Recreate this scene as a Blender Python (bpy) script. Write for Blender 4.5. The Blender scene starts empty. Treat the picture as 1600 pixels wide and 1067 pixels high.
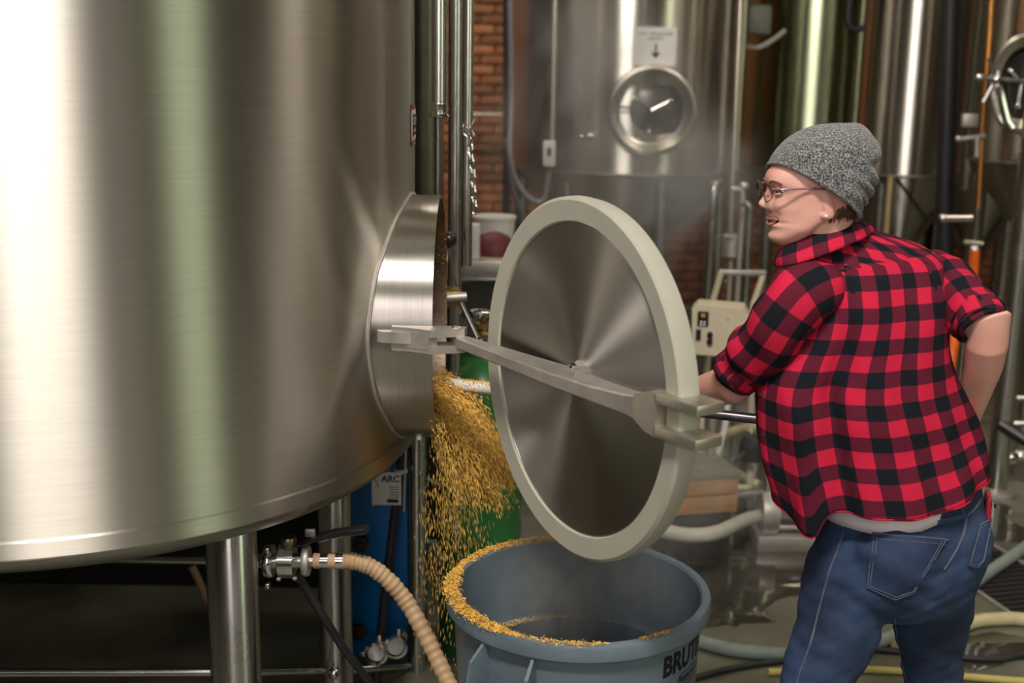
import bpy, bmesh, math, random
import numpy as np
from mathutils import Vector, Matrix, Quaternion
from mathutils.bvhtree import BVHTree
from mathutils import noise as mnoise
random.seed(7)
rng = np.random.default_rng(7)
PI = math.pi
sc = bpy.context.scene
COL = sc.collection

# ---------------------------------------------------------------- camera
FPX = 1900.0
PITCH, ROLL, CAM_H = math.radians(12.5), math.radians(0.9), 1.75
_f = Vector((0, math.cos(PITCH), -math.sin(PITCH)))
_u0 = Vector((0, math.sin(PITCH), math.cos(PITCH)))
_x0 = Vector((1, 0, 0))
CX = _x0 * math.cos(ROLL) + _u0 * math.sin(ROLL)
CU = _u0 * math.cos(ROLL) - _x0 * math.sin(ROLL)
CO = Vector((0, 0, CAM_H))
cam_data = bpy.data.cameras.new('camera')
cam = bpy.data.objects.new('camera', cam_data)
COL.objects.link(cam)
m3 = Matrix((CX, CU, -_f)).transposed()
cam.matrix_world = Matrix.Translation(CO) @ m3.to_4x4()
cam_data.sensor_width = 36.0
cam_data.lens = FPX / 1600 * 36.0
cam_data.clip_start = 0.05
cam_data.dof.use_dof = True
cam_data.dof.focus_distance = 2.55
cam_data.dof.aperture_fstop = 2.8
sc.camera = cam

# ---------------------------------------------------------------- world, exposure
w = bpy.data.worlds.new('world'); sc.world = w; w.use_nodes = True
w.node_tree.nodes['Background'].inputs[0].default_value = (0.75, 0.8, 0.9, 1)
w.node_tree.nodes['Background'].inputs[1].default_value = 0.3
sc.view_settings.view_transform = 'Standard'
sc.view_settings.look = 'None'
sc.view_settings.gamma = 1.0
sc.view_settings.use_curve_mapping = False
sc.view_settings.exposure = 0.05

# ---------------------------------------------------------------- lamps (high-bay lamps under the ceiling)
def area(name, loc, size, power, col, target=None, sy=None):
    l = bpy.data.lights.new(name, 'AREA'); l.energy = power; l.color = col
    l.shape = 'RECTANGLE'; l.size = size; l.size_y = sy or size
    o = bpy.data.objects.new(name, l); COL.objects.link(o); o.location = loc
    if target is not None:
        o.rotation_euler = (Vector(target) - Vector(loc)).to_track_quat('-Z', 'Y').to_euler()
    return o
area('ceiling_strip_light', (-.2, -0.2, 4.9), 1.6, 210, (1.0, 0.92, 0.84), (.9, 2.4, 1.0), 0.3)
area('ceiling_strip_light', (3.6, 3.6, 5.05), 1.6, 40, (1.0, 0.88, 0.72), (3.0, 5.5, 1.0), 0.3)
area('ceiling_strip_light', (-1.0, 6.3, 5.05), 1.6, 90, (1.0, 0.88, 0.72), (-.3, 9.0, 1.5), 0.3)

def ray(px, py):
    d = _f * FPX + CX * (px - 800) + CU * (533.5 - py)
    return d / d.y
def at(px, py, Y):
    return CO + ray(px, py) * Y
def atz(px, py, Z):
    r = ray(px, py)
    return CO + r * ((Z - CO.z) / r.z)
def mpp(Y, py=533):          # metres per picture-unit at distance Y
    return (Y * 0.976 + 0.1) / FPX

# ---------------------------------------------------------------- materials
MATS = {}
def mat(name, col, rough=0.5, metal=0.0, **k):
    if name in MATS: return MATS[name]
    m = bpy.data.materials.new(name); m.use_nodes = True; MATS[name] = m
    nt = m.node_tree; b = nt.nodes['Principled BSDF']
    b.inputs['Base Color'].default_value = (*col, 1)
    b.inputs['Roughness'].default_value = rough
    b.inputs['Metallic'].default_value = metal
    N = nt.nodes.new; L = nt.links.new
    tc = N('ShaderNodeTexCoord')
    mp = N('ShaderNodeMapping'); L(tc.outputs['Object'], mp.inputs[0])
    mp.inputs['Scale'].default_value = k.get('stretch', (1, 1, 1))
    nz = N('ShaderNodeTexNoise'); L(mp.outputs[0], nz.inputs[0])
    nz.inputs['Scale'].default_value = k.get('scale', 20); nz.inputs['Detail'].default_value = k.get('detail', 5)
    var = k.get('var', 0.12)
    cr = N('ShaderNodeValToRGB')
    cr.color_ramp.elements[0].position = 0.3; cr.color_ramp.elements[1].position = 0.7
    c2 = k.get('col2', tuple(c * (1 - var) for c in col)); c1 = k.get('col1', tuple(min(1, c * (1 + var)) for c in col))
    cr.color_ramp.elements[0].color = (*c2, 1); cr.color_ramp.elements[1].color = (*c1, 1)
    L(nz.outputs[0], cr.inputs[0])
    out = cr.outputs[0]
    if k.get('random'):
        oi = N('ShaderNodeObjectInfo'); mx = N('ShaderNodeMix'); mx.data_type = 'RGBA'; mx.blend_type = 'MULTIPLY'
        r2 = N('ShaderNodeValToRGB'); v = k['random']
        r2.color_ramp.elements[0].color = (1 - v, 1 - v, 1 - v, 1); r2.color_ramp.elements[1].color = (1 + v, 1 + v * .8, 1 + v * .6, 1)
        L(oi.outputs['Random'], r2.inputs[0]); mx.inputs[0].default_value = 1
        L(out, mx.inputs[6]); L(r2.outputs[0], mx.inputs[7]); out = mx.outputs[2]
    if k.get('attr'):
        at_ = N('ShaderNodeAttribute'); at_.attribute_name = k['attr']
        mx = N('ShaderNodeMix'); mx.data_type = 'RGBA'; mx.blend_type = 'MULTIPLY'; mx.inputs[0].default_value = 1
        L(out, mx.inputs[6]); L(at_.outputs[0], mx.inputs[7]); out = mx.outputs[2]
    L(out, b.inputs['Base Color'])
    if k.get('bump'):
        bp = N('ShaderNodeBump'); bp.inputs['Strength'].default_value = k['bump']; bp.inputs['Distance'].default_value = k.get('bdist', 0.002)
        n2 = N('ShaderNodeTexNoise'); L(mp.outputs[0], n2.inputs[0]); n2.inputs['Scale'].default_value = k.get('bscale', 80); n2.inputs['Detail'].default_value = 6
        L(n2.outputs[0], bp.inputs['Height']); L(bp.outputs[0], b.inputs['Normal'])
    if k.get('rvar'):
        mr = N('ShaderNodeMapRange'); mr.inputs[3].default_value = max(0.02, rough - k['rvar']); mr.inputs[4].default_value = rough + k['rvar']
        n3 = N('ShaderNodeTexNoise'); L(tc.outputs['Object'], n3.inputs[0]); n3.inputs['Scale'].default_value = k.get('rscale', 6); n3.inputs['Detail'].default_value = 6
        L(n3.outputs[0], mr.inputs[0]); L(mr.outputs[0], b.inputs['Roughness'])
    if k.get('aniso'):
        b.inputs['Anisotropic'].default_value = k['aniso']
        b.inputs['Anisotropic Rotation'].default_value = k.get('arot', 0.25)
        tg = N('ShaderNodeTangent'); tg.direction_type = 'RADIAL'; tg.axis = k.get('axis', 'Z')
        L(tg.outputs[0], b.inputs['Tangent'])
    for a, v in k.get('inp', {}).items():
        b.inputs[a].default_value = v
    return m
def emis(name, col, s):
    if name in MATS: return MATS[name]
    m = bpy.data.materials.new(name); m.use_nodes = True; MATS[name] = m
    b = m.node_tree.nodes['Principled BSDF']
    b.inputs['Base Color'].default_value = (*col, 1)
    b.inputs['Emission Color'].default_value = (*col, 1); b.inputs['Emission Strength'].default_value = s
    return m
BR = (0.6, 0.6, 30)
tank_steel = mat('brushed_tank_steel', (0.60, 0.575, 0.515), 0.42, 1, aniso=1.0, stretch=(1, 1, 40), scale=8, var=0.05, bump=0.03, bscale=6, bdist=.0006)
reflect_tint_steel = mat('green_reflection_tint_steel', (0.40, 0.45, 0.30), 0.30, 1, aniso=1.0, stretch=(1, 1, .3), scale=6, var=0.14)  # a green reflection is tinted into the base colour of this steel
seam_m = mat('dim_seam', (0.22, 0.21, 0.18), .5, .8)
bg_steel = mat('old_tank_steel', (0.55, 0.52, 0.46), 0.30, 1, aniso=1.0, stretch=(1, 1, .3), scale=6, var=0.14)
pipe_steel = mat('pipe_steel', (0.55, 0.54, 0.51), 0.25, 1, stretch=(1, 1, .3), scale=30, var=0.08, rvar=0.08, rscale=15)
dull_steel = mat('dull_cast_steel', (0.50, 0.47, 0.43), 0.5, 0.85, scale=25, var=0.12, rvar=0.1, bump=0.15, bscale=150)
lid_steel = mat('spun_lid_steel', (0.33, 0.315, 0.29), 0.42, 1, aniso=0.95, stretch=(1, 1, 1), scale=5, var=0.1, rvar=0.06, bump=.03, bscale=60)
collar_steel = mat('collar_steel', (0.60, 0.57, 0.53), 0.38, 1, aniso=0.95, axis='X', stretch=(40, 1, 1), scale=8, var=0.08, rvar=0.08)
inner_steel = mat('stained_inner_steel', (0.30, 0.24, 0.18), 0.45, 0.8, scale=12, var=0.35, rvar=.1)
chrome = mat('chrome', (0.75, 0.74, 0.72), 0.15, 1, var=.04)
dark_metal = mat('dark_metal', (0.05, 0.048, 0.045), 0.35, 0.7, var=.2)
brass = mat('aged_brass', (0.42, 0.30, 0.12), 0.35, 1, scale=40, var=.25)
black_rubber = mat('black_rubber', (0.015, 0.015, 0.017), 0.5, var=.3)
black_plastic = mat('black_plastic', (0.012, 0.012, 0.014), 0.3, var=.2)
blue_paint = mat('blue_paint', (0.0, 0.16, 0.50), 0.35, var=.15, scale=6)
green_paint = mat('green_paint', (0.02, 0.115, 0.03), 0.3, var=.25, scale=8)
tan_hose = mat('tan_hose', (0.43, 0.285, 0.16), 0.55, var=.12, scale=14)
pale_hose = mat('pale_hose', (0.50, 0.50, 0.42), 0.5, var=.1)
grey_hose = mat('grey_green_hose', (0.22, 0.27, 0.25), 0.5, var=.12)
yellow_hose = mat('yellow_hose', (0.55, 0.47, 0.15), 0.5, var=.1)
orange_hose = mat('orange_hose', (0.75, 0.13, 0.01), 0.4, var=.1)
gasket_m = mat('gasket_rubber', (0.385, 0.375, 0.31), 0.6, var=.05, scale=10, bump=.05)
bin_m = mat('grey_bin_plastic', (0.125, 0.165, 0.20), 0.48, scale=9, var=.16, bump=.2, bscale=60, rvar=.1)
brick_m = mat('red_brick', (0.38, 0.165, 0.085), 0.9, random=.45, scale=40, var=.3, bump=.4, bscale=90)
mortar_m = mat('dark_mortar', (0.16, 0.11, 0.08), 0.95, var=.3)
white_p = mat('white_plastic', (0.72, 0.71, 0.68), 0.5, var=.05)
paper_m = mat('paper', (0.78, 0.77, 0.74), 0.7, var=.03)
beige_p = mat('beige_enamel', (0.60, 0.53, 0.38), 0.45, var=.05)
ink = mat('black_ink', (0.012, 0.012, 0.014), 0.6, var=.05)
red_ink = mat('red_ink', (0.6, 0.05, 0.04), 0.5, var=.05)
grain_m = mat('spent_grain', (0.80, 0.49, 0.11), 0.75, scale=60, var=.3, attr='tone')
wood_m = mat('orange_wood', (0.42, 0.20, 0.06), 0.7, stretch=(.2, 1, 1), scale=30, var=.3)
skin_m = mat('skin', (0.70, 0.385, 0.31), 0.46, scale=12, col1=(0.74, 0.43, 0.35), col2=(0.67, 0.33, 0.27), bump=.08, bscale=300, bdist=.0006, inp={'Subsurface Weight': 0.12, 'Subsurface Radius': (0.01, 0.004, 0.002)})
lip_m = mat('lips', (0.58, 0.23, 0.20), 0.4, var=.1)
hair_m = mat('brown_hair', (0.07, 0.032, 0.018), 0.5, stretch=(1, 1, 1), scale=200, var=.4)
teeth_m = mat('teeth', (0.8, 0.76, 0.7), 0.3, var=.03)
shoe_m = mat('rubber_boot', (0.03, 0.03, 0.03), 0.5, var=.2)
undershirt_m = mat('white_jersey', (0.68, 0.62, 0.66), 0.8, var=.05, bump=.1)
glass_m = mat('clear_glass', (1, 1, 1), 0.02, inp={'Transmission Weight': 1.0, 'IOR': 1.1}, var=0)
floor_m = None

# ---------------------------------------------------------------- object plumbing
ORG = {}
def link(o): COL.objects.link(o); return o
def tagit(o, label=None, cat=None, group=None, kind=None):
    if label: o['label'] = label
    if cat: o['category'] = cat
    if group: o['group'] = group
    if kind: o['kind'] = kind
    return o
def thing(name, label, cat, loc, group=None, mtx=None):
    o = bpy.data.objects.new(name, None); link(o); o.empty_display_size = .05
    M4 = mtx if mtx is not None else Matrix.Translation(Vector(loc))
    o.matrix_world = M4; ORG[o.name] = M4.copy()
    return tagit(o, label, cat, group)
def put(name, me, material, parent=None, kind=None):
    o = bpy.data.objects.new(name, me)
    if parent is not None:
        M4 = ORG[parent.name]
        me.transform(M4.inverted())
        o.parent = parent; ORG[o.name] = M4.copy()
    else:
        n = len(me.vertices); co = np.empty(n * 3, np.float32); me.vertices.foreach_get('co', co); co = co.reshape(-1, 3)
        c = (co.min(0) + co.max(0)) / 2; c[2] = co[:, 2].min()
        T = Matrix.Translation(Vector(c.tolist())); me.transform(T.inverted()); o.matrix_world = T; ORG[o.name] = T
    if material is not None: me.materials.append(material)
    if kind: o['kind'] = kind
    link(o)
    return o

class MB:
    def __init__(s): s.v = []; s.f = []; s.uv = []
    def add(s, vs, fs, uv=None):
        n = len(s.v); s.v += [tuple(p) for p in vs]; s.f += [tuple(i + n for i in f) for f in fs]
        s.uv += list(uv) if uv is not None else [(0, 0)] * len(vs)
        return s
    def box(s, c, size, R=None, bev=0.0):
        c = Vector(c); h = Vector(size) / 2
        if bev <= 0:
            P = [Vector((x * h.x, y * h.y, z * h.z)) for x in (-1, 1) for y in (-1, 1) for z in (-1, 1)]
            F = [(0, 1, 3, 2), (4, 6, 7, 5), (0, 4, 5, 1), (2, 3, 7, 6), (0, 2, 6, 4), (1, 5, 7, 3)]
        else:
            bm = bmesh.new(); bmesh.ops.create_cube(bm, size=1)
            for v in bm.verts: v.co = Vector((v.co.x * size[0], v.co.y * size[1], v.co.z * size[2]))
            bmesh.ops.bevel(bm, geom=bm.edges[:], offset=bev, segments=2, affect='EDGES', profile=.5)
            bm.verts.index_update()
            P = [v.co.copy() for v in bm.verts]; F = [tuple(v.index for v in f.verts) for f in bm.faces]; bm.free()
        if R is not None: P = [R @ p for p in P]
        return s.add([c + p for p in P], F)
    def rings(s, R, closed=True, cap=(True, True), uv=None):
        m = len(R); n = len(R[0]); V = [p for r in R for p in r]; F = []
        for i in range(m - 1):
            for j in range(n if closed else n - 1):
                k = (j + 1) % n
                F.append((i * n + j, i * n + k, (i + 1) * n + k, (i + 1) * n + j))
        if closed and cap[0]: F.append(tuple(range(n - 1, -1, -1)))
        if closed and cap[1]: F.append(tuple((m - 1) * n + j for j in range(n)))
        return s.add(V, F, uv)
    def tube(s, pts, r, n=12, cap=(True, True), squash=None):
        P = [Vector(p) for p in pts]; R = r if isinstance(r, (list, tuple)) else [r] * len(P)
        up = None; out = []
        for i, p in enumerate(P):
            t = (P[min(i + 1, len(P) - 1)] - P[max(i - 1, 0)]).normalized()
            if up is None:
                up = t.orthogonal().normalized()
            up = (up - t * up.dot(t)).normalized(); b = t.cross(up)
            out.append([p + (up * math.cos(2 * PI * k / n) + b * math.sin(2 * PI * k / n)) * R[i] for k in range(n)])
        return s.rings(out, cap=cap)
    def lathe(s, prof, c=(0, 0, 0), axis='Z', n=48, a0=0, a1=2 * PI, frame=None):
        """prof: list of (radius, height along the axis)"""
        c = Vector(c)
        if frame is None:
            frame = {'Z': ((1, 0, 0), (0, 1, 0), (0, 0, 1)), 'X': ((0, 1, 0), (0, 0, 1), (1, 0, 0)), 'Y': ((0, 0, 1), (1, 0, 0), (0, 1, 0))}[axis]
        e1, e2, e3 = [Vector(q) for q in frame]
        full = abs(a1 - a0 - 2 * PI) < 1e-6
        nn = n if full else n + 1
        R = [[c + (e1 * math.cos(a0 + (a1 - a0) * k / n) + e2 * math.sin(a0 + (a1 - a0) * k / n)) * r + e3 * h for k in range(nn)] for r, h in prof]
        cl = (prof[0] == prof[-1])
        V = [p for q in R for p in q]; F = []; m = len(R)
        for i in range(m - 1):
            for j in range(n):
                k = (j + 1) % nn
                F.append((i * nn + j, i * nn + k, (i + 1) * nn + k, (i + 1) * nn + j))
        if full and not cl:
            if prof[0][0] > 1e-5: F.append(tuple(range(nn - 1, -1, -1)))
            if prof[-1][0] > 1e-5: F.append(tuple((m - 1) * nn + j for j in range(nn)))
        return s.add(V, F)
    def ball(s, c, r, n=16, m=10, R=None):
        c = Vector(c); r = Vector((r, r, r)) if not hasattr(r, '__len__') else Vector(r)
        out = []
        for i in range(m + 1):
            a = -PI / 2 + PI * i / m; a = max(-PI / 2 + .02, min(PI / 2 - .02, a))
            q = []
            for k in range(n):
                p = Vector((r.x * math.cos(a) * math.cos(2 * PI * k / n), r.y * math.cos(a) * math.sin(2 * PI * k / n), r.z * math.sin(a)))
                q.append(c + (R @ p if R is not None else p))
            out.append(q)
        return s.rings(out)
    def prism(s, poly, d0, d1, o, ex, ey, ez):
        o, ex, ey, ez = Vector(o), Vector(ex), Vector(ey), Vector(ez); n = len(poly)
        A = [o + ex * p[0] + ey * p[1] + ez * d0 for p in poly]; B = [o + ex * p[0] + ey * p[1] + ez * d1 for p in poly]
        F = [tuple(range(n - 1, -1, -1)), tuple(range(n, 2 * n))] + [(i, (i + 1) % n, n + (i + 1) % n, n + i) for i in range(n)]
        return s.add(A + B, F)
    def mesh(s, name, smooth=35, merge=False, uv=False, fix=True):
        me = bpy.data.meshes.new(name); me.from_pydata(s.v, [], s.f)
        if uv:
            l = me.uv_layers.new(name='UVMap'); vi = np.empty(len(me.loops), np.int32); me.loops.foreach_get('vertex_index', vi)
            l.data.foreach_set('uv', np.array(s.uv, np.float32)[vi].ravel())
        if merge or fix:
            bm = bmesh.new(); bm.from_mesh(me)
            if merge: bmesh.ops.remove_doubles(bm, verts=bm.verts, dist=1e-5)
            bmesh.ops.recalc_face_normals(bm, faces=bm.faces)
            bm.to_mesh(me); bm.free()
        if smooth:
            me.shade_smooth(); me.set_sharp_from_angle(angle=math.radians(smooth))
        me.update(); return me
    def build(s, name, material, parent=None, smooth=35, kind=None, **k):
        return put(name, s.mesh(name, smooth, **k), material, parent, kind)

def one(name, mb, material, label, cat, group=None, smooth=35, kind=None, **k):
    return tagit(mb.build(name, material, None, smooth, **k), label, cat, group, kind)
def spline(pts, n=24):
    """Catmull-Rom through 3D points"""
    P = [Vector(p) for p in pts]; P = [P[0] * 2 - P[1]] + P + [P[-1] * 2 - P[-2]]; out = []
    seg = max(2, n // (len(P) - 3))
    for i in range(1, len(P) - 2):
        for k in range(seg):
            t = k / seg; a, b, c, d = P[i - 1], P[i], P[i + 1], P[i + 2]
            out.append(.5 * ((2 * b) + (c - a) * t + (2 * a - 5 * b + 4 * c - d) * t * t + (3 * b - a - 3 * c + d) * t ** 3))
    out.append(P[-2]); return out
def interp(tab, x):
    return [float(np.interp(x, [t[0] for t in tab], [t[i] for t in tab])) for i in range(1, len(tab[0]))]
def smooth_interp(tab, xs):
    """Catmull-Rom resample of table rows (first column = x) at xs"""
    T = np.array(tab, float); out = []
    for x in xs:
        i = int(np.clip(np.searchsorted(T[:, 0], x) - 1, 0, len(T) - 2))
        t = (x - T[i, 0]) / (T[i + 1, 0] - T[i, 0]); t = min(max(t, 0), 1)
        p0 = T[max(i - 1, 0)]; p1 = T[i]; p2 = T[i + 1]; p3 = T[min(i + 2, len(T) - 1)]
        m1 = (p2 - p0) / max(p2[0] - p0[0], 1e-6) * (p2[0] - p1[0]); m2 = (p3 - p1) / max(p3[0] - p1[0], 1e-6) * (p2[0] - p1[0])
        h = (2 * t**3 - 3 * t**2 + 1) * p1 + (t**3 - 2 * t**2 + t) * m1 + (-2 * t**3 + 3 * t**2) * p2 + (t**3 - t**2) * m2
        out.append(h[1:])
    return out
def text_geo(body, size, bold=0.0):
    """flat lettering as (verts2d, faces), centred"""
    cu = bpy.data.curves.new('lettering', 'FONT'); cu.body = body; cu.size = size; cu.offset = bold * size; cu.align_x = 'CENTER'; cu.align_y = 'CENTER'; cu.resolution_u = 4
    o = bpy.data.objects.new('lettering', cu); link(o); dg = bpy.context.evaluated_depsgraph_get()
    me = bpy.data.meshes.new_from_object(o.evaluated_get(dg)); bpy.data.objects.remove(o)
    bm = bmesh.new(); bm.from_mesh(me); bmesh.ops.triangulate(bm, faces=bm.faces)
    bmesh.ops.subdivide_edges(bm, edges=[e for e in bm.edges if e.calc_length() > size * .25], cuts=2, use_grid_fill=False)
    bmesh.ops.triangulate(bm, faces=bm.faces); bm.verts.index_update()
    V = [(v.co.x, v.co.y) for v in bm.verts]; F = [tuple(v.index for v in f.verts) for f in bm.faces]; bm.free(); bpy.data.meshes.remove(me)
    return V, F
def flakes(P, D, L, W, tone, name, material, kind='stuff', parent=None, label=None, cat=None):
    """a mesh of many small husks: P positions, D directions, L lengths, W widths"""
    n = len(P); P = np.asarray(P, float); D = np.asarray(D, float); D /= np.linalg.norm(D, axis=1)[:, None] + 1e-9
    Q = rng.normal(size=(n, 3)); A = np.cross(D, Q); A /= np.linalg.norm(A, axis=1)[:, None] + 1e-9; B = np.cross(D, A)
    L = np.asarray(L)[:, None] / 2; W = np.asarray(W)[:, None] / 2
    V = np.stack([P - D * L, P + A * W, P - A * W * .5 + B * W * .8, P - A * W * .5 - B * W * .8, P + D * L], 1).reshape(-1, 3)
    base = np.array([(0, 2, 1), (0, 3, 2), (0, 1, 3), (4, 1, 2), (4, 2, 3), (4, 3, 1)])
    F = (base[None] + (np.arange(n) * 5)[:, None, None]).reshape(-1, 3)
    me = bpy.data.meshes.new(name); me.from_pydata(V.tolist(), [], F.tolist())
    a = me.color_attributes.new('tone', 'FLOAT_COLOR', 'POINT')
    t = np.repeat(np.asarray(tone), 5); c = np.stack([t, t * .97, t * .9, np.ones_like(t)], 1).astype(np.float32)
    a.data.foreach_set('color', c.ravel())
    o = put(name, me, material, parent, kind)
    if label: tagit(o, label, cat)
    return o
def remeshed(mb, voxel, smooth_it=4, name='m'):
    me = mb.mesh(name, smooth=None); o = bpy.data.objects.new('tmp', me); link(o)
    md = o.modifiers.new('r', 'REMESH'); md.mode = 'VOXEL'; md.voxel_size = voxel
    s = o.modifiers.new('s', 'SMOOTH'); s.factor = .5; s.iterations = smooth_it
    dg = bpy.context.evaluated_depsgraph_get(); me2 = bpy.data.meshes.new_from_object(o.evaluated_get(dg)); me2.name = name
    bpy.data.objects.remove(o); me2.shade_smooth(); return me2
def bvh_of(me, mtx=None):
    V = [(mtx @ v.co if mtx else v.co.copy()) for v in me.vertices]; return BVHTree.FromPolygons(V, [tuple(p.vertices) for p in me.polygons])

# ================================================================ setting
def floor_material():
    m = mat('wet_concrete', (0.12, 0.115, 0.085), 0.45, scale=2.1, detail=9, col1=(0.235, 0.235, 0.17), col2=(0.055, 0.050, 0.034), bump=.3, bscale=30, bdist=.004, rvar=.34, rscale=2.1)
    return m
floor_m = floor_material()
X0, X1, Y0, Y1, ZC = -5.5, 7.0, -4.0, 9.6, 5.2
MB().box(((X0 + X1) / 2, (Y0 + Y1) / 2, -.05), (X1 - X0, Y1 - Y0, .1)).build('floor', floor_m, None)['kind'] = 'structure'
wall_m = mat('painted_wall', (0.085, 0.078, 0.065), 0.85, scale=3, var=.2)
ceil_m = mat('dark_ceiling', (0.05, 0.047, 0.042), 0.9, scale=3, var=.2)
MB().box(((X0 + X1) / 2, (Y0 + Y1) / 2, ZC + .05), (X1 - X0, Y1 - Y0, .1)).build('ceiling', ceil_m, None)['kind'] = 'structure'
MB().box((X0 - .05, (Y0 + Y1) / 2, ZC / 2), (.1, Y1 - Y0, ZC)).build('wall_left', wall_m, None)['kind'] = 'structure'
MB().box((X1 + .05, (Y0 + Y1) / 2, ZC / 2), (.1, Y1 - Y0, ZC)).build('wall_right', wall_m, None)['kind'] = 'structure'
MB().box(((X0 + X1) / 2, Y0 - .05, ZC / 2), (X1 - X0, .1, ZC)).build('wall_front', wall_m, None)['kind'] = 'structure'
wb = MB().box(((X0 + X1) / 2, Y1 + .05, ZC / 2), (X1 - X0, .1, ZC)).build('wall_back', mortar_m, None); wb['kind'] = 'structure'
# bricks where the back wall shows between the pipes and the middle tank
bm_ = MB().box((0, 0, 0), (.205, .06, .062), bev=.006).mesh('brick')
bm_.materials.append(brick_m)
far = MB()
for r in range(int(ZC / .075)):
    z = .0375 + r * .075
    for c in range(int((X1 - X0) / .22)):
        x = X0 + .11 + c * .22 + (.055 if r % 2 else -.055)
        if x < X0 + .11 or x > X1 - .11: continue
        if -.80 < x < .45 and .9 < z < 3.4:
            o = bpy.data.objects.new('brick', bm_); link(o); o.parent = wb
            o.matrix_parent_inverse = wb.matrix_world.inverted()
            o.location = (x, Y1 - .012 - .012 * random.random(), z); o.rotation_euler = (0, random.uniform(-.012, .012), 0)
        else: far.box((x, Y1 - .012 - .012 * random.random(), z), (.205, .06, .062))
far.build('far_bricks', mat('red_brick_far', (0.36, 0.155, 0.08), 0.9, scale=7, var=.45), wb, smooth=None, kind='stuff')
tagit(MB().box((-3.15, -.75, 1.15), (4.7, .3, 2.3)).build('unseen_shade_wall', wall_m, None), kind='structure')  # unseen wall, added to keep window light off the floor under the tank
# windows with daylight behind them, in the walls the camera has its back to
def window(i, c, wdt, hgt, side, nx, nz, col, s):
    """a mullioned window set on a wall; side: 'front' or 'right'"""
    ux = Vector((1, 0, 0)) if side == 'front' else Vector((0, 1, 0)); n = Vector((0, 1, 0)) if side == 'front' else Vector((-1, 0, 0))
    c = Vector(c)
    def bx(mb, cu, cz, su, sz, d, th):
        p = c + ux * cu + Vector((0, 0, cz)) + n * d
        mb.box(p, (su, th, sz) if side == 'front' else (th, su, sz))
    root = bpy.data.objects.new('window_%d' % i, None); link(root); root.matrix_world = Matrix.Translation(c); ORG[root.name] = root.matrix_world.copy(); root['kind'] = 'structure'
    f = MB()
    for sx in (-1, 1): bx(f, sx * wdt / 2, 0, .08, hgt + .16, .04, .08)
    for sz in (-1, 1): bx(f, 0, sz * hgt / 2, wdt, .08, .04, .08)
    f.build('window_frame', dark_metal, root)
    for a in range(1, nx): q = MB(); bx(q, -wdt / 2 + wdt * a / nx, 0, .035, hgt, .04, .05); q.build('mullion', dark_metal, root)
    for a in range(1, nz): q = MB(); bx(q, 0, -hgt / 2 + hgt * a / nz, wdt, .035, .04, .05); q.build('transom', dark_metal, root)
    p = MB(); bx(p, 0, 0, wdt, hgt, .015, .01); p.build('pane', emis('daylit_pane_%d' % i, col, s), root)
window(1, (-1.4, Y0 + .01, 3.2), 3.7, 3.0, 'front', 5, 4, (1.0, .92, .87), 6.0)
window(2, (2.35, Y0 + .01, 2.9), .16, 3.4, 'front', 1, 4, (1.0, .85, .78), 9.0)
window(3, (4.35, Y0 + .01, 2.9), .22, 3.4, 'front', 1, 4, (1.0, .85, .78), 8.0)
window(4, (X1 - .01, -2.7, 2.9), 2.1, 3.2, 'right', 3, 4, (.80, .90, .62), 5)
window(5, (X1 - .01, 3.15, 2.9), .16, 3.0, 'right', 1, 4, (1.0, .86, .70), 8.0)
# ceiling lamps
def high_bay(x, y, z, col, s, label):
    t = thing('ceiling_lamp', label, 'lamp', (x, y, z), 'high bay lamps under the ceiling')
    MB().lathe([(.03, .35), (.06, .33), (.09, .25), (.24, .02), (.25, 0), (.235, 0), (.08, .24), (.02, .25)], (x, y, z), n=32).build('lamp_shade', dull_steel, t)
    MB().lathe([(.0, .20), (.06, .19), (.10, .12), (.10, .06), (.06, .0), (0, -.01)], (x, y, z), n=24).build('bulb', emis('bulb_' + label[:6], col, s), t)
    MB().tube([(x, y, z + .34), (x, y, ZC)], .008, 8).build('hanging_rod', dark_metal, t)
high_bay(2.4, 4.4, 4.3, (1.0, .82, .6), 40, 'high bay lamp over the person')
high_bay(-.6, 5.2, 4.3, (1.0, .85, .65), 40, 'middle high bay lamp behind the big tank')
high_bay(4.6, 6.6, 4.3, (1.0, .78, .55), 40, 'far high bay lamp by the right wall')

# ================================================================ the big tank
TX, TY, TR, TZ = -1.075, 2.85, 0.84, 0.895
TOPZ = 3.3
CZ, CYY, CR = 1.187, 2.80, 0.283      # manway centre height, depth and radius
tank = thing('mash_tank', 'huge brushed stainless steel tank filling the left side, its round hatch open', 'tank', (TX, TY, 0))
sh = MB()
nseg = 160
sh.lathe([(TR, TZ), (TR, TOPZ), (TR - .008, TOPZ), (TR - .008, TZ), (TR, TZ)], (TX, TY, 0), n=nseg)
shell_me = sh.mesh('shell', merge=True)
# cut the hatch hole
so = bpy.data.objects.new('tmp_shell', shell_me); link(so)
cut = MB().lathe([(CR - .006, -.25), (CR - .006, .3)], (TX + TR, CYY, CZ), axis='X', n=96).mesh('cut')
co_ = bpy.data.objects.new('tmp_cut', cut); link(co_)
bo = so.modifiers.new('b', 'BOOLEAN'); bo.object = co_; bo.operation = 'DIFFERENCE'; bo.solver = 'EXACT'
me = bpy.data.meshes.new_from_object(so.evaluated_get(bpy.context.evaluated_depsgraph_get()))
bpy.data.objects.remove(so); bpy.data.objects.remove(co_)
me.materials.clear(); me.shade_smooth(); me.set_sharp_from_angle(angle=math.radians(30))
put('shell', me, tank_steel, tank)
MB().lathe([(TR + .0015, TZ - .012), (TR + .0045, TZ - .008), (TR + .0045, TZ + .022), (TR + .001, TZ + .026), (TR - .01, TZ + .02), (TR - .01, TZ - .012), (TR + .0015, TZ - .012)], (TX, TY, 0), n=nseg).build('bottom_band', tank_steel, tank)
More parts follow.
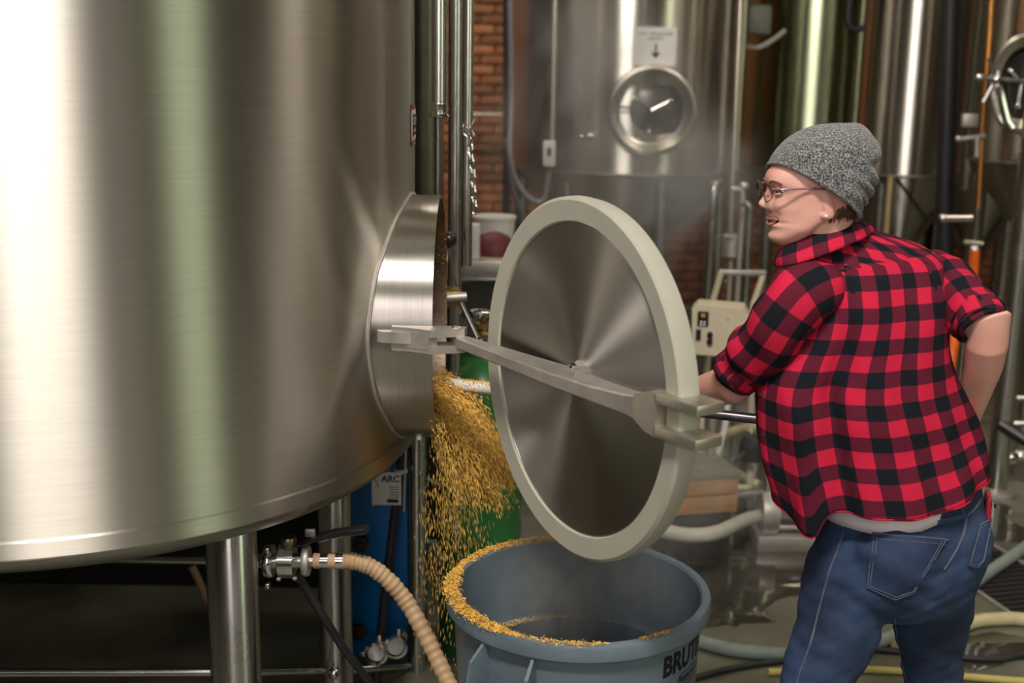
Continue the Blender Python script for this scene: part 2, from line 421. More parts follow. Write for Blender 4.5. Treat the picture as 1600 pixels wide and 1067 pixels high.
# dished bottom
prof = [(TR - .004, TZ)]
for i in range(1, 15):
    a = i / 14 * PI / 2
    prof.append(((TR - .004) * math.cos(a) ** .7, TZ - .115 * math.sin(a) ** .8))
prof[-1] = (0.0, TZ - .115)
MB().lathe(prof, (TX, TY, 0), n=96).build('dished_bottom', mat('dished_steel', (0.38, 0.37, 0.35), 0.38, 1, scale=10, var=.12, rvar=.1), tank)
MB().lathe([(TR, TOPZ), (TR * .9, TOPZ + .08), (TR * .5, TOPZ + .2), (0, TOPZ + .25)], (TX, TY, 0), n=64).build('domed_top', tank_steel, tank)
# weld line round the collar + collar
FX = at(688, 497, 2.80).x
n = 96
def tank_x(y): return TX + math.sqrt(max(0, TR * TR - (y - TY) ** 2))
R0, R1, R2, R3 = [], [], [], []
for kx in range(n):
    a = 2 * PI * kx / n; y = CYY + CR * math.cos(a); z = CZ + CR * math.sin(a)
    yi = CYY + (CR - .007) * math.cos(a); zi = CZ + (CR - .007) * math.sin(a)
    R0.append(Vector((tank_x(y) - .012, y, z))); R1.append(Vector((FX, y, z))); R2.append(Vector((FX, yi, zi))); R3.append(Vector((tank_x(yi) - .012, yi, zi)))
def ringlerp(A, B, t): return [a.lerp(b, t) for a, b in zip(A, B)]
cm = MB().rings([R0, ringlerp(R0, R1, .5), ringlerp(R0, R1, .985), R1], cap=(False, False))
collar = cm.build('hatch_collar', collar_steel, tank, fix=True)
MB().rings([R1, R2, ringlerp(R2, R3, .5), R3], cap=(False, False)).build('collar_lining', inner_steel, tank)
wl = []
for kx in range(n + 1):
    a = 2 * PI * kx / n; rr = CR + .003 + .0012 * math.sin(kx * 7.1)
    y = CYY + rr * math.cos(a); wl.append(Vector((tank_x(y) + .001, y, CZ + rr * math.sin(a))))
MB().tube(wl, .0042, 8).build('weld_bead', dull_steel, tank)
# legs
def leg(px, py, Y, r, z1, nm='leg'):
    p = at(px, py, Y); MB().lathe([(r, .0), (r, z1), (r * .9, z1 + .01)], (p.x, p.y, 0), n=40).build(nm, mat('leg_steel', (0.50, 0.49, 0.47), 0.27, 1, stretch=(4, 4, .5), scale=20, var=.1, rvar=.08, aniso=.7), tank)
    return p
L1 = leg(365, 950, 2.33, .052, TZ - .012)
L2 = leg(524, 950, 2.92, .043, TZ - .06)
L3 = leg(652, 900, 3.35, .029, TZ + .06, 'leg')
L4 = leg(-300, 950, 2.5, .046, TZ - .05)
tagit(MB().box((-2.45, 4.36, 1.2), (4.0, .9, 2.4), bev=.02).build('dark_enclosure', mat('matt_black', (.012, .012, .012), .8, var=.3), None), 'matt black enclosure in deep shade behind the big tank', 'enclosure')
# cross braces low between the legs
MB().tube([at(-320, 1052, 2.3), at(340, 1050, 2.34)], .0085, 12).build('brace', pipe_steel, tank)
MB().tube([at(380, 1051, 2.42), at(505, 1048, 2.88)], .0085, 12).build('brace', pipe_steel, tank)
MB().tube([at(545, 1048, 2.96), at(640, 1040, 3.32)], .0085, 12).build('brace', pipe_steel, tank)
MB().ball(at(522, 1052, 2.86), .016).build('brace_boss', pipe_steel, tank)
# maker's plate on the shell near the right edge
plate = MB(); red = MB(); cen = MB(); txt = MB()
def on_tank(az, z, off): return Vector((TX + (TR + off) * math.sin(az), TY - (TR + off) * math.cos(az), z))
zt = at(645, 198, 2.75).z; az0 = math.radians(91); HW, HH = .078, .047
def patch(mb, hw, hh, off, rad=.01):
    poly = []
    for cx, cy, a0 in ((hw - rad, hh - rad, 0), (-hw + rad, hh - rad, 90), (-hw + rad, -hh + rad, 180), (hw - rad, -hh + rad, 270)):
        for q in range(5):
            a = math.radians(a0 + q * 22.5); poly.append((cx + rad * math.cos(a), cy + rad * math.sin(a)))
    n = len(poly)
    rings_ = []
    for s_ in (0.02, .35, .7, 1.0): rings_.append([on_tank(az0 + x * s_ / TR, zt + y * s_, off) for x, y in poly])
    mb.rings(rings_, cap=(True, False)); mb.rings([rings_[-1], [on_tank(az0 + x / TR, zt + y, -.001) for x, y in poly]], cap=(False, False))
patch(plate, HW, HH, .0012); patch(red, HW - .008, HH - .008, .0018); patch(cen, HW - .013, HH - .013, .0022); 
pl = plate.build('maker_plate', ink, tank); red.build('plate_border', red_ink, pl); 
c_ = cen.build('plate_field', paper_m, pl)
c3 = MB(); patch(c3, HW - .018, HH - .018, .0026, .004); c3.build('plate_panel', ink, pl)
for body, size, dy in (('CENTURY', .024, .009), ('MANUFACTURING', .011, -.012)):
    V, F = text_geo(body, size, .02); txt.add([on_tank(az0 + x / TR, zt + y + dy, .0032) for x, y in V], F)
V, F = text_geo('INCORPORATED', .006); txt.add([on_tank(az0 + x / TR, zt + y - HH + .0045, .0022) for x, y in V], F)
txt.build('plate_lettering', paper_m, pl, smooth=None, fix=False)

# ---------------------------------------------------------------- hinge lug on the collar's near side
HZ = 1.197
lug = MB()
pv = atz(713, 530, HZ)                       # hinge pin
y0 = CYY - CR
for dz in (-.0175, .0175):
    poly = [(FX - .085, y0 + .02), (FX - .085, y0 - .012), (FX - .05, y0 - .02), (FX - .0, y0 - .045), (pv.x + .018, pv.y - .018), (pv.x + .022, pv.y + .012), (FX + .0, pv.y + .02), (FX - .01, y0 + .02)]
    lug.prism(poly, HZ + dz - .0080, HZ + dz + .0080, (0, 0, 0), (1, 0, 0), (0, 1, 0), (0, 0, 1))
lug.prism([(FX - .088, y0 + .02), (FX - .086, y0 - .014), (FX - .05, y0 - .022), (FX - .005, y0 - .043), (FX + .012, y0 - .03), (FX + .0, y0 + .02)], HZ - .0175, HZ + .0175, (0, 0, 0), (1, 0, 0), (0, 1, 0), (0, 0, 1))
lug.build('hinge_lug', dull_steel, tank, smooth=30)
pad = MB().prism([(FX - .118, y0 + .03), (FX - .116, y0 - .006), (FX - .104, y0 - .018), (FX - .06, y0 - .026), (FX - .03, y0 - .024), (FX - .03, y0 + .03)], HZ - .008, HZ + .0155, (0, 0, 0), (1, 0, 0), (0, 1, 0), (0, 0, 1)); pad.build('weld_pad', dull_steel, tank)

# ================================================================ the open hatch door (arm + lid), swung out on the hinge
pe = atz(1102, 664, HZ)
d = (Vector((pe.x, pe.y, 0)) - Vector((pv.x, pv.y, 0))); LEN = d.length; d.normalize(); nb = Vector((-d.y, d.x, 0))   # nb = away from the camera
if nb.y < 0: nb = -nb
LA = math.radians(61); ld = Vector((math.cos(LA), -math.sin(LA), 0)); ln = Vector((-math.sin(LA), -math.cos(LA), 0))   # lid plane direction, outward normal
LC = at(899, 593, 2.22); LR = .343
# local Z = outward normal
Mlid = Matrix((ld, Vector((0, 0, 1)).cross(ld) * 1.0, ln)).transposed()
e1 = ld; e3 = ln; e2 = e3.cross(e1)
Mlid = Matrix((e1, e2, e3)).transposed().to_4x4(); Mlid = Matrix.Translation(LC) @ Mlid
door = thing('hatch_door', 'round steel hatch door with pale rubber rim hanging open on its swing arm', 'hatch door', None, mtx=Mlid)
fr = (e1, e2, e3)
# the gasket ring: U shaped rubber round the edge
g = [(LR - .047, .0), (LR - .044, .006), (LR - .006, .009), (LR, .004), (LR + .001, -.012), (LR - .004, -.032), (LR - .012, -.038), (LR - .045, -.038), (LR - .047, -.030), (LR - .047, .0)]
MB().lathe(g, LC, n=128, frame=fr).build('gasket', gasket_m, door)
ri = LR - .046
dish = [(ri, .001), (ri - .004, .002), (ri - .010, -.006), (ri - .018, -.0125)]
for i in range(1, 17):
    t = i / 16; r = (ri - .018) * (1 - t); dish.append((max(r, 0), -.0125 - .032 * (1 - (1 - t) ** 2.2)))
dish[-1] = (.0, -.0445)
back = [(0, -.0485)] + [(r, h - .004) for r, h in dish[::-1][1:]]
MB().lathe(dish + back + [dish[0]][:0], LC, n=128, frame=fr).build('dished_lid', lid_steel, door)
# arm: a tapered bar from the hinge to the fork
arm = MB()
st = [(0.0, .010, .010), (.03, .014, .012), (.08, .017, .012), (.30, .026, .012), (.50, .034, .013), (.66, .033, .0145), (.77, .027, .018), (.82, .024, .023)]
secs = []
for s_, hw, hh in st:
    p = Vector((pv.x, pv.y, HZ)) + d * (LEN * s_) + Vector((0, 0, -.002))
    if s_ < .02: hh = .008
    b = .003
    secs.append([p + nb * x + Vector((0, 0, z)) for x, z in ((-hw, -hh + b), (-hw + b, -hh), (hw - b, -hh), (hw, -hh + b), (hw, hh - b), (hw - b, hh), (-hw + b, hh), (-hw, hh - b))])
arm.rings(secs).build('swing_arm', dull_steel, door)
P0 = Vector((pv.x, pv.y, HZ)); fk = MB()
b0 = P0 + d * (LEN * .80); b1 = P0 + d * (LEN * .885)
R_ = Matrix((d, nb, Vector((0, 0, 1)))).transposed()
def forksec(p, hw, hh): return [p + nb * x + Vector((0, 0, z)) for x, z in ((-hw, -hh), (hw, -hh), (hw, hh), (-hw, hh))]
fk.rings([forksec(b0, .025, .021), forksec(P0 + d * (LEN * .85), .031, .034), forksec(b1, .031, .038)])
for sz in (-1, 1):
    fk.box(P0 + d * (LEN * .945) + Vector((0, 0, sz * .0285)), (LEN * .14, .062, .019), R_, bev=.003)
fk.build('fork_end', mat('fork_steel', (0.56, 0.52, 0.45), .4, .9, scale=20, var=.1, rvar=.1), door, smooth=30)
# swivel boss in the centre, with its saddle on the arm
bc = LC + ln * -.044; 
MB().lathe([(.024, 0), (.026, .003), (.019, .012), (.0175, .02), (.0175, .062)], bc, n=32, frame=fr).build('swivel_boss', chrome, door)
sp = P0 + d * (LEN * .535) + Vector((0, 0, .016))
sd = MB().box(sp + nb * .012, (.05, .055, .014), R_, bev=.004); sd.tube([bc + ln * .06 , sp + nb * .02 + Vector((0, 0, .004))], .0165, 20)
sd.build('saddle', dull_steel, door)
MB().lathe([(.008, 0), (.008, .004), (.0055, .006), (.0055, .0)], sp + nb * -.002 + Vector((0, 0, .008)), n=18).build('saddle_bolt', chrome, door)
MB().lathe([(.011, 0), (.011, .005), (.009, .007)], P0 + Vector((0, 0, .021)), n=6).build('hinge_bolt', chrome, door)
MB().tube([P0 + Vector((0, 0, -.024)), P0 + Vector((0, 0, .022))], .006, 12).build('hinge_pin', chrome, door)

# grain bed inside the tank
gb = MB(); rows = []
for i in range(12):
    r = .02 + (TR - .03) * i / 11
    rows.append([Vector((TX + r * math.cos(a), TY + r * math.sin(a), CZ - .31 + .22 * math.exp(-((TX + r * math.cos(a) - TX - TR * .75) ** 2 + (r * math.sin(a)) ** 2) / .06) + .01 * math.sin(9 * a + i))) for a in [2 * PI * q / 48 for q in range(48)]])
me = gb.rings(rows).mesh('grain_bed'); a_ = me.color_attributes.new('tone', 'FLOAT_COLOR', 'POINT'); a_.data.foreach_set('color', np.ones(len(me.vertices) * 4, np.float32))
tagit(put('grain_bed', me, grain_m, None), 'bed of spent grain inside the big steel tank', 'grain', kind='stuff')

# ================================================================ background fermenters
def fermenter(name, label, cx_, Y, R, zb, ztop, material, cone=.55, legs=4, a0=.4):
    t = thing(name, label, 'tank', (cx_, Y, 0), 'steel fermenters in the background')
    MB().lathe([(R, zb), (R, ztop)], (cx_, Y, 0), n=96).build('shell', material, t)
    MB().lathe([(R + .001, zb - .004), (R + .003, zb), (R + .003, zb + .008), (R + .001, zb + .012), (R - .01, zb), (R + .001, zb - .004)], (cx_, Y, 0), n=96).build('seam_ring', seam_m, t)
    MB().lathe([(R - .003, zb), (R * .86, zb - cone * .22), (R * .25, zb - cone * .85), (.06, zb - cone), (.06, zb - cone - .08), (0, zb - cone - .08)], (cx_, Y, 0), n=72).build('cone', material, t)
    MB().lathe([(R, ztop), (R * .8, ztop + .12), (0, ztop + .25)], (cx_, Y, 0), n=72).build('domed_top', material, t)
    for k in range(legs):
        a = a0 + k * 2 * PI / legs; x, y = cx_ + (R - .05) * math.cos(a), Y + (R - .05) * math.sin(a)
        MB().lathe([(.038, 0.012), (.038, zb - .02)], (x, y, 0), n=24).build('leg', pipe_steel, t)
        MB().lathe([(.07, 0), (.07, .012), (0, .013)], (x, y, 0), n=24).build('foot', dull_steel, t)
    return t
F1 = (at(975, 275, 7.0).x, 7.05, .655)
z275 = at(975, 275, 6.4).z
f1 = fermenter('fermenter', 'conical steel fermenter in the middle background with an oval manway', F1[0], F1[1], F1[2], z275, 3.9, bg_steel, a0=.25)
# oval manway, facing the camera
def manway(parent, c, n_, rx, rz, nm='manway'):
    n_ = Vector(n_).normalized(); e1 = Vector((0, 0, 1)).cross(n_).normalized(); e2 = Vector((0, 0, 1))
    def rings(spec):
        return [[c + e1 * (rx * s_ * math.cos(2 * PI * k / 64)) + e2 * (rz * s_ * math.sin(2 * PI * k / 64)) + n_ * h for k in range(64)] for s_, h in spec]
    MB().rings(rings([(1.0, -.12), (1.0, .0), (1.03, .012), (1.0, .026), (.93, .032), (.86, .022), (.80, .01), (.74, .004), (.73, -.02), (.73, -.10)]), cap=(False, False)).build(nm + '_ring', mat('manway_steel', (.7, .67, .6), .32, 1, var=.05), parent)
    MB().rings(rings([(.735, -.06), (.6, -.04), (.4, -.025), (.2, -.018), (.02, -.015)])).build(nm + '_door', mat('dark_manway_door', (.06, .055, .05), .3, .6, var=.3), parent)
    m = MB(); pc = c + n_ * -.0
    for a in (2.6, .5, 4.6):
        m.tube([pc + n_ * .0, pc + e1 * (rx * .45 * math.cos(a)) + e2 * (rz * .45 * math.sin(a)) + n_ * .0], .008, 8)
        m.ball(pc + e1 * (rx * .47 * math.cos(a)) + e2 * (rz * .47 * math.sin(a)), .014)
    m.build(nm + '_spider', chrome, parent)
    m = MB(); q = c - e1 * rx * .78 + n_ * .02
    m.tube([q + e2 * .05, q - e2 * .06], .008, 8); m.tube([q + e2 * .015, q + e2 * .015 + e1 * .08], .007, 8); m.build(nm + '_hinge', chrome, parent)
az_ = Vector((at(1016, 172, 6.4).x - F1[0], 0, 0)).x
mx_ = at(1016, 172, 6.4); nrm = Vector((mx_.x - F1[0], -math.sqrt(F1[2] ** 2 - (mx_.x - F1[0]) ** 2), 0))
mc = Vector((F1[0], F1[1], mx_.z)) + nrm.normalized() * (F1[2] + .035)
manway(f1, mc, (nrm.normalized() + Vector((-.1, -.15, 0))), .225, .225)
# small ball valve studs
for px, py, rr_ in ((909, 214, .012), (922, 213, .02)):
    q = at(px, py, 6.38); MB().ball(q, rr_).build('stud', chrome, f1)
# paper sign on the tank above the manway
sgn = at(1024, 72, 6.36); sn = Vector((sgn.x - F1[0], -math.sqrt(F1[2] ** 2 - (sgn.x - F1[0]) ** 2), 0)).normalized(); se = Vector((0, 0, 1)).cross(sn)
sc_ = Vector((F1[0], F1[1], sgn.z)) + sn * (F1[2] + .012)
Rm = Matrix((se, sn, Vector((0, 0, 1)))).transposed(); Rm.col[2] = Vector((0, 0, 1))
sg = one('paper_sign', MB().box(sc_, (.222, .004, .190), Rm), paper_m, 'white paper sign with small print and a down arrow above the manway', 'sign')
m = MB()
for row, (n1, zz_) in enumerate(((13, .062), (6, .038))):
    for i in range(n1):
        if row == 0 and i == 3: continue
        u = (i - (n1 - 1) / 2) * .0135
        m.box(sc_ + se * (u + random.uniform(-.001, .001)) + sn * .004 + Vector((0, 0, zz_)), (.0035, .001, .014), Rm); m.box(sc_ + se * (u + .003) + sn * .004 + Vector((0, 0, zz_ + random.choice((-.005, 0, .005)))), (.006, .001, .0035), Rm)
m.box(sc_ + sn * .004 + Vector((0, 0, -.012)) + se * .004, (.010, .001, .05), Rm)
m.prism([(-.026, .008), (0, -.022), (.026, .008)], 0, .001, sc_ + sn * .003 + Vector((0, 0, -.04)) + se * .004, se, Vector((0, 0, 1)), sn)
m.build('print', ink, sg, smooth=None)
# steel tubes in front of the fermenter
one('sight_tube', MB().tube([at(872, -260, 6.1), at(862, 222, 6.1)], .0155, 14), mat('warm_tube', (.62, .56, .48), .3, .9, var=.05), 'bright vertical tube left of the manway ending at a white box', 'tube')
q = at(858, 240, 6.08); jb = thing('switch_box', 'small white switch box at the foot of the bright vertical tube', 'switch box', q)
MB().box(q, (.062, .05, .125), bev=.008).build('box_body', white_p, jb)
MB().box(q + Vector((0, -.027, .01)), (.02, .004, .04)).build('switch', dark_metal, jb)
MB().tube([q + Vector((0, 0, -.06)), at(864, 330, 6.1)], .011, 10).build('conduit', pipe_steel, jb)
one('steel_tube', MB().tube([at(1162, -120, 5.6), at(1141, 362, 5.6)], .0145, 14), mat('warm_tube', (.6, .55, .46), .3, .9), 'long bright leaning tube right of the manway, ending behind the face', 'tube')
one('drain_leg', MB().tube([at(886, 285, 6.0), at(884, 330, 6.0), Vector((at(884, 330, 6.0).x, 6.0, 0))], .017, 12), pipe_steel, 'short bright pipe behind the top left of the hatch lid', 'pipe')
q = at(1116, 292, 5.9); MBp = MB().tube(spline([at(1125, 284, 6.2), at(1118, 287, 5.95), at(1115, 300, 5.9), at(1110, 380, 5.9), at(1103, 475, 5.9), Vector((at(1103, 475, 5.9).x - .02, 5.9, .0))], 20), .021, 16)
one('elbow_pipe', MBp, pipe_steel, 'bright bent steel pipe rising just right of the hatch lid top', 'pipe')
one('elbow_pipe', MB().tube(spline([at(1162, 318, 5.4), at(1170, 322, 5.3), at(1171, 335, 5.3), at(1167, 400, 5.3), at(1163, 478, 5.3), Vector((at(1163, 478, 5.3).x - .02, 5.3, .0))], 20), .0165, 16), pipe_steel, 'bright steel pipe with rounded top nearest to the chin', 'pipe')
one('valve_cluster', MB().tube([at(1160, 294, 5.5), at(1160, 330, 5.5), at(1156, 390, 5.5), Vector((at(1156, 390, 5.5).x, 5.5, 0))], .014, 12).ball(at(1163, 291, 5.5), .022).box(at(1150, 295, 5.5), (.05, .03, .02), bev=.004), dull_steel, 'steel valve with ball end between the two bright bent pipes', 'valve')
q = at(1143, 385, 5.7); one('grey_canister', MB().lathe([(.04, -.05), (.045, -.045), (.045, .05), (.03, .06), (0, .06)], q, n=28).tube([q + Vector((0, 0, -.04)), Vector((q.x, q.y, 0))], .012, 10), dull_steel, 'grey steel canister between the bright pipes behind the cart', 'canister')
# grey cable loops left of the fermenter
one('grey_cable', MB().tube(spline([at(797, 0, 6.2), at(799, 150, 6.2), at(797, 235, 6.1), at(806, 280, 6.1), at(828, 310, 6.1), at(850, 312, 6.1), at(857, 270, 6.08)], 50), .012, 10), mat('grey_cable', (.25, .24, .27), .5), 'grey cable hanging in a loop to the white switch box', 'cable')
one('grey_cable', MB().tube(spline([at(790, 215, 6.3), at(800, 290, 6.3), at(822, 345, 6.3), at(850, 400, 6.3)], 30), .011, 10), mat('grey_cable2', (.18, .17, .22), .5), 'second grey cable drooping below the looped one', 'cable')
one('dark_conduit', MB().tube([at(793, -100, 6.6), at(791, 430, 6.6)], .022, 12), black_rubber, 'dark vertical conduit at the left edge of the middle fermenter', 'conduit')
one('wall_pipe', MB().tube([at(715, 178, 9.3), at(800, 180, 9.3)], .018, 12), dull_steel, 'thin horizontal pipe along the brick wall', 'pipe')
# ---- fermenter behind the head
f2 = fermenter('fermenter', 'steel fermenter tinted with a green reflection, standing behind the knitted hat', at(1262, 275, 7.9).x, 7.95, .48, at(1262, 268, 7.5).z, 3.9, reflect_tint_steel, a0=.8)
f3 = fermenter('fermenter', 'dark steel fermenter behind the right shoulder', at(1416, 275, 7.0).x, 7.05, .30, at(1416, 276, 6.8).z, 3.9, bg_steel, a0=.8)
f4 = fermenter('fermenter', 'shaded steel fermenter between the black pipe and the copper line', at(1535, 275, 8.3).x, 8.35, .32, at(1520, 300, 8.0).z, 3.9, bg_steel, a0=.5)
f5 = fermenter('fermenter', 'steel fermenter at the right edge with a clamped manway', at(1690, 275, 5.8).x, 5.85, .50, at(1600, 262, 5.4).z, 3.9, bg_steel, a0=.9)
mq = at(1597, 130, 5.45)
manway(f5, mq, (-.55, -.8, 0), .13, .21)
arms = MB(); Y5 = 5.2
arms.tube([at(1530, 121, Y5), at(1600, 126, Y5)], .011, 10); arms.ball(at(1530, 121, Y5), .016); arms.ball(at(1556, 124, Y5), .02)
arms.tube([at(1545, 91, Y5), at(1553, 115, Y5)], .009, 8); arms.tube([at(1536, 160, Y5), at(1550, 134, Y5)], .011, 8)
arms.tube([at(1560, 135, Y5), at(1573, 188, Y5), at(1581, 200, Y5)], .018, 10)
one('manway_clamp', arms, chrome, 'steel clamp handle with crossed bars at the right edge manway', 'clamp')
one('sample_valve', MB().tube([at(1496, 218, 5.6), at(1540, 212, 5.6)], .011, 10).tube([at(1527, 212, 5.6), at(1526, 245, 5.6)], .012, 10).ball(at(1498, 217, 5.6), .016).box(at(1515, 188, 5.6), (.07, .04, .06), bev=.006), dull_steel, 'small steel sample valve on the copper coloured line', 'valve')
one('copper_line', MB().tube([at(1552, -60, 5.65), at(1545, 60, 5.65), at(1534, 210, 5.65), at(1528, 330, 5.65)], .013, 12), mat('copper', (.55, .26, .08), .35, 1), 'copper coloured vertical line at the right with a valve on it', 'pipe')
one('copper_line', MB().tube([at(1560, -40, 6.0), at(1549, 200, 6.0)], .008, 10), mat('copper', (.5, .2, .06), .35, 1), 'thinner copper coloured line right of the first one', 'pipe')
one('steel_tube', MB().tube([at(1528, 325, 5.6), at(1523, 385, 5.6)], .014, 12).ball(at(1523, 390, 5.6), .024), chrome, 'short bright tube above the orange hose', 'tube')
one('horizontal_valve', MB().tube([at(1472, 341, 5.5), at(1518, 341, 5.5)], .016, 12).ball(at(1473, 341, 5.5), .02), chrome, 'horizontal steel valve just above the right shoulder', 'valve')
one('small_fitting', MB().tube([at(1505, 378, 5.5), at(1535, 381, 5.5)], .010, 10), chrome, 'small steel fitting at the top of the orange hose', 'fitting')
one('orange_hose', MB().tube(spline([at(1523, 392, 5.5), at(1518, 440, 5.5), at(1498, 500, 5.4), at(1487, 560, 5.3), at(1482, 620, 5.3), at(1482, 760, 5.3)], 40), .023, 14), orange_hose, 'bright orange hose passing behind the bent elbow', 'hose')
one('black_pipe', MB().tube([at(1488, -100, 6.3), at(1476, 300, 6.3), at(1478, 600, 6.3)], .045, 16), black_rubber, 'thick black vertical pipe behind the right shoulder', 'pipe')
one('black_hose', MB().tube(spline([at(1335, -60, 6.9), at(1328, 0, 6.9), at(1325, 30, 6.9), at(1332, 45, 6.9), at(1350, 44, 6.9)], 30), .02, 12), black_rubber, 'black hose hooked on the fermenter above the hat', 'hose')
one('black_hose', MB().tube([at(1338, 160, 7.2), at(1340, 260, 7.2)], .018, 12), black_rubber, 'short black hose directly above the crown of the hat', 'hose')
one('pale_hose', MB().tube(spline([at(1163, 72, 7.5), at(1185, 74, 7.42), at(1208, 62, 7.42), at(1226, 48, 7.46)], 30), .014, 12), pale_hose, 'pale hose draped across the green tinted fermenter', 'hose')
q = at(1190, 30, 7.35); one('control_box', MB().box(q + Vector((.0, .1, 0)), (.14, .12, .17), bev=.02), mat('greenish_box', (.16, .18, .14), .5), 'dim greenish box above the pale draped hose', 'box')
one('brass_rod', MB().tube([at(1392, 276, 6.4), Vector((at(1392, 276, 6.4).x, 6.4, 0))], .017, 12), mat('tan_rod', (.50, .38, .20), .45, .6), 'tan vertical rod just right of the knitted hat', 'rod')
one('slanted_pipe', MB().tube([at(1400, 278, 6.6), at(1450, 345, 6.6)], .010, 10), dark_metal, 'dark slanted brace beside the tan rod', 'brace')
one('slanted_pipe', MB().tube(spline([at(1553, 285, 5.9), at(1575, 330, 5.9), at(1600, 385, 5.9), at(1630, 430, 5.9), Vector((at(1640, 430, 5.9).x, 5.9, 0))], 16), .016, 12), dull_steel, 'bent grey pipe sloping down at the right edge', 'pipe')
# pipe stand at the right
q = at(1560, 720, 5.0); st_ = thing('pipe_stand', 'thick steel post on a round foot at the right behind the elbow', 'post', (q.x, q.y, 0))
MB().lathe([(.046, .02), (.046, 1.9)], (q.x, q.y, 0), n=28).build('post', pipe_steel, st_)
MB().lathe([(0.09, 0), (.09, .015), (.06, .03), (0, .03)], (q.x, q.y, 0), n=28).build('foot', dull_steel, st_)
MB().tube([at(1562, 662, 4.97), at(1605, 690, 4.9), at(1680, 730, 4.8)], .027, 14).build('side_arm', dark_metal, st_)
for i, (y_, lab) in enumerate(((622, 'upper horizontal steel rail at the right edge'), (662, 'lower horizontal steel rail at the right edge'))):
    one('steel_rail', MB().tube([at(1572, y_, 5.4), at(1700, y_ + 2, 5.4)], .013, 10), pipe_steel, lab, 'rail')
q = at(1583, 595, 5.3); one('yellow_tag', MB().box(q + Vector((0, .08, -.03)), (.045, .02, .14), bev=.004), mat('dull_yellow', (.35, .32, .12), .6), 'dull yellow box on the rails at the right edge', 'box')
q = at(1590, 720, 5.3); one('steel_fitting', MB().tube([q + Vector((-.06, 0, 0)), q + Vector((.1, 0, .02))], .035, 14).ball(q + Vector((0, -.02, .03)), .035), chrome, 'bright steel fitting low at the right edge', 'fitting')
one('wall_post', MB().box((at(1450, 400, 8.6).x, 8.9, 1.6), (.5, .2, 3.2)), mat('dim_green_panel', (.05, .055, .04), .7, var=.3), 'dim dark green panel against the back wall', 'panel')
# dark things in the middle distance behind the lid
one('dark_tub', MB().lathe([(.32, 0), (.36, .55), (.37, .56), (.34, .56), (.3, .02)], (at(1010, 650, 5.9).x, 6.0, 0), n=40), mat('dim_tub', (.07, .065, .055), .5), 'dark tub under the middle fermenter', 'tub')
# ================================================================ control cart: beige controller, frame
CYc = 4.35
q = at(1124, 514, CYc); ct = thing('controller', 'beige control box with black display and round knobs beside the lid', 'control box', q)
Rt = Matrix.Rotation(math.radians(-12), 3, 'Z')
poly = [(-.095, -.09), (.085, -.095), (.10, -.08), (.105, .06), (.085, .09), (-.085, .095), (-.10, .08)]
ex_ = Rt @ Vector((1, 0, 0)); ez_ = Rt @ Vector((0, 1, 0))
pr_ = MB().prism([(x * .98, y * .98) for x, y in poly], 0, .13, q + ez_ * -.05, ex_, Vector((0, 0, 1)), ez_); pr_.build('housing', beige_p, ct, smooth=30)
MB().prism(poly, .012, .10, q + ez_ * -.05, ex_, Vector((0, 0, 1)), ez_).build('bezel', beige_p, ct, smooth=30)
f0 = q - ez_ * .053
MB().box(f0 + ex_ * -.058 + Vector((0, 0, .045)), (.040, .008, .055), Rt, bev=.002).build('display', black_plastic, ct)
MB().box(f0 + ex_ * -.058 + Vector((0, 0, .058)) - ez_ * .004, (.014, .003, .012), Rt).build('amber_mark', mat('amber', (.5, .3, .03), .4), ct)
for (a, b) in ((-.064, .034), (-.052, .034), (-.064, .024), (-.052, .024)): MB().lathe([(.004, 0), (.004, .003), (0, .003)], f0 + ex_ * a + Vector((0, 0, b)) - ez_ * .003, n=12, frame=(ex_, Vector((0, 0, 1)), -ez_)).build('key', white_p, ct)
MB().box(f0 + ex_ * -.072 + Vector((0, 0, -.015)), (.018, .007, .04), Rt).build('slot', dark_metal, ct)
for b in (-.012, -.037): MB().lathe([(.0115, 0), (.010, .014), (0, .015)], f0 + ex_ * -.03 + Vector((0, 0, b)), n=20, frame=(ex_, Vector((0, 0, 1)), -ez_)).build('knob', black_plastic, ct)
MB().lathe([(.006, 0), (.006, .004), (0, .004)], f0 + ex_ * .03 + Vector((0, 0, .055)), n=14, frame=(ex_, Vector((0, 0, 1)), -ez_)).build('screw', beige_p, ct)
# cart frame holding the controller
cf = thing('pump_cart', 'pale tubular cart frame standing behind the beige control box', 'cart', (at(1150, 600, 4.6).x, 4.6, 0))
fm = MB(); 
MB().tube([at(1114, 470, 4.6), at(1127, 424, 4.6)], .012, 10).build('upright', beige_p, cf)
MB().tube([at(1176, 478, 4.6), at(1192, 430, 4.6)], .012, 10).build('upright', beige_p, cf)
MB().tube([Vector((q.x, CYc + .05, q.z - .08)), Vector((q.x, CYc + .05, .15))], .015, 12).build('stand_post', dull_steel, ct); MB().box((q.x, CYc + .08, .14), (.04, .12, .03)).build('stand_foot', dull_steel, ct); MB().box((q.x, CYc + .05, .07), (.2, .05, .14)).build('stand_base', dull_steel, ct)
MB().box((at(1160, 426, 4.6)), (.18, .02, .022), bev=.004).build('top_bar', dull_steel, cf)
a = at(1114, 470, 4.6); b = at(1176, 478, 4.6)
MB().tube([a, Vector((a.x - .03, a.y, .15))], .012, 10).build('frame_leg', beige_p, cf)
MB().tube([b, Vector((b.x + .03, b.y, .15))], .012, 10).build('frame_leg', beige_p, cf)
MB().tube([Vector((a.x - .03, a.y, .15)), Vector((b.x + .03, b.y, .15))], .012, 10).build('base_bar', beige_p, cf)
for s_ in (a.x - .03, b.x + .03): MB().lathe([(0, -.015), (.06, -.015), (.062, 0), (.06, .015), (0, .015)], (s_, a.y, .062), axis='X', n=24).build('wheel', black_rubber, cf)
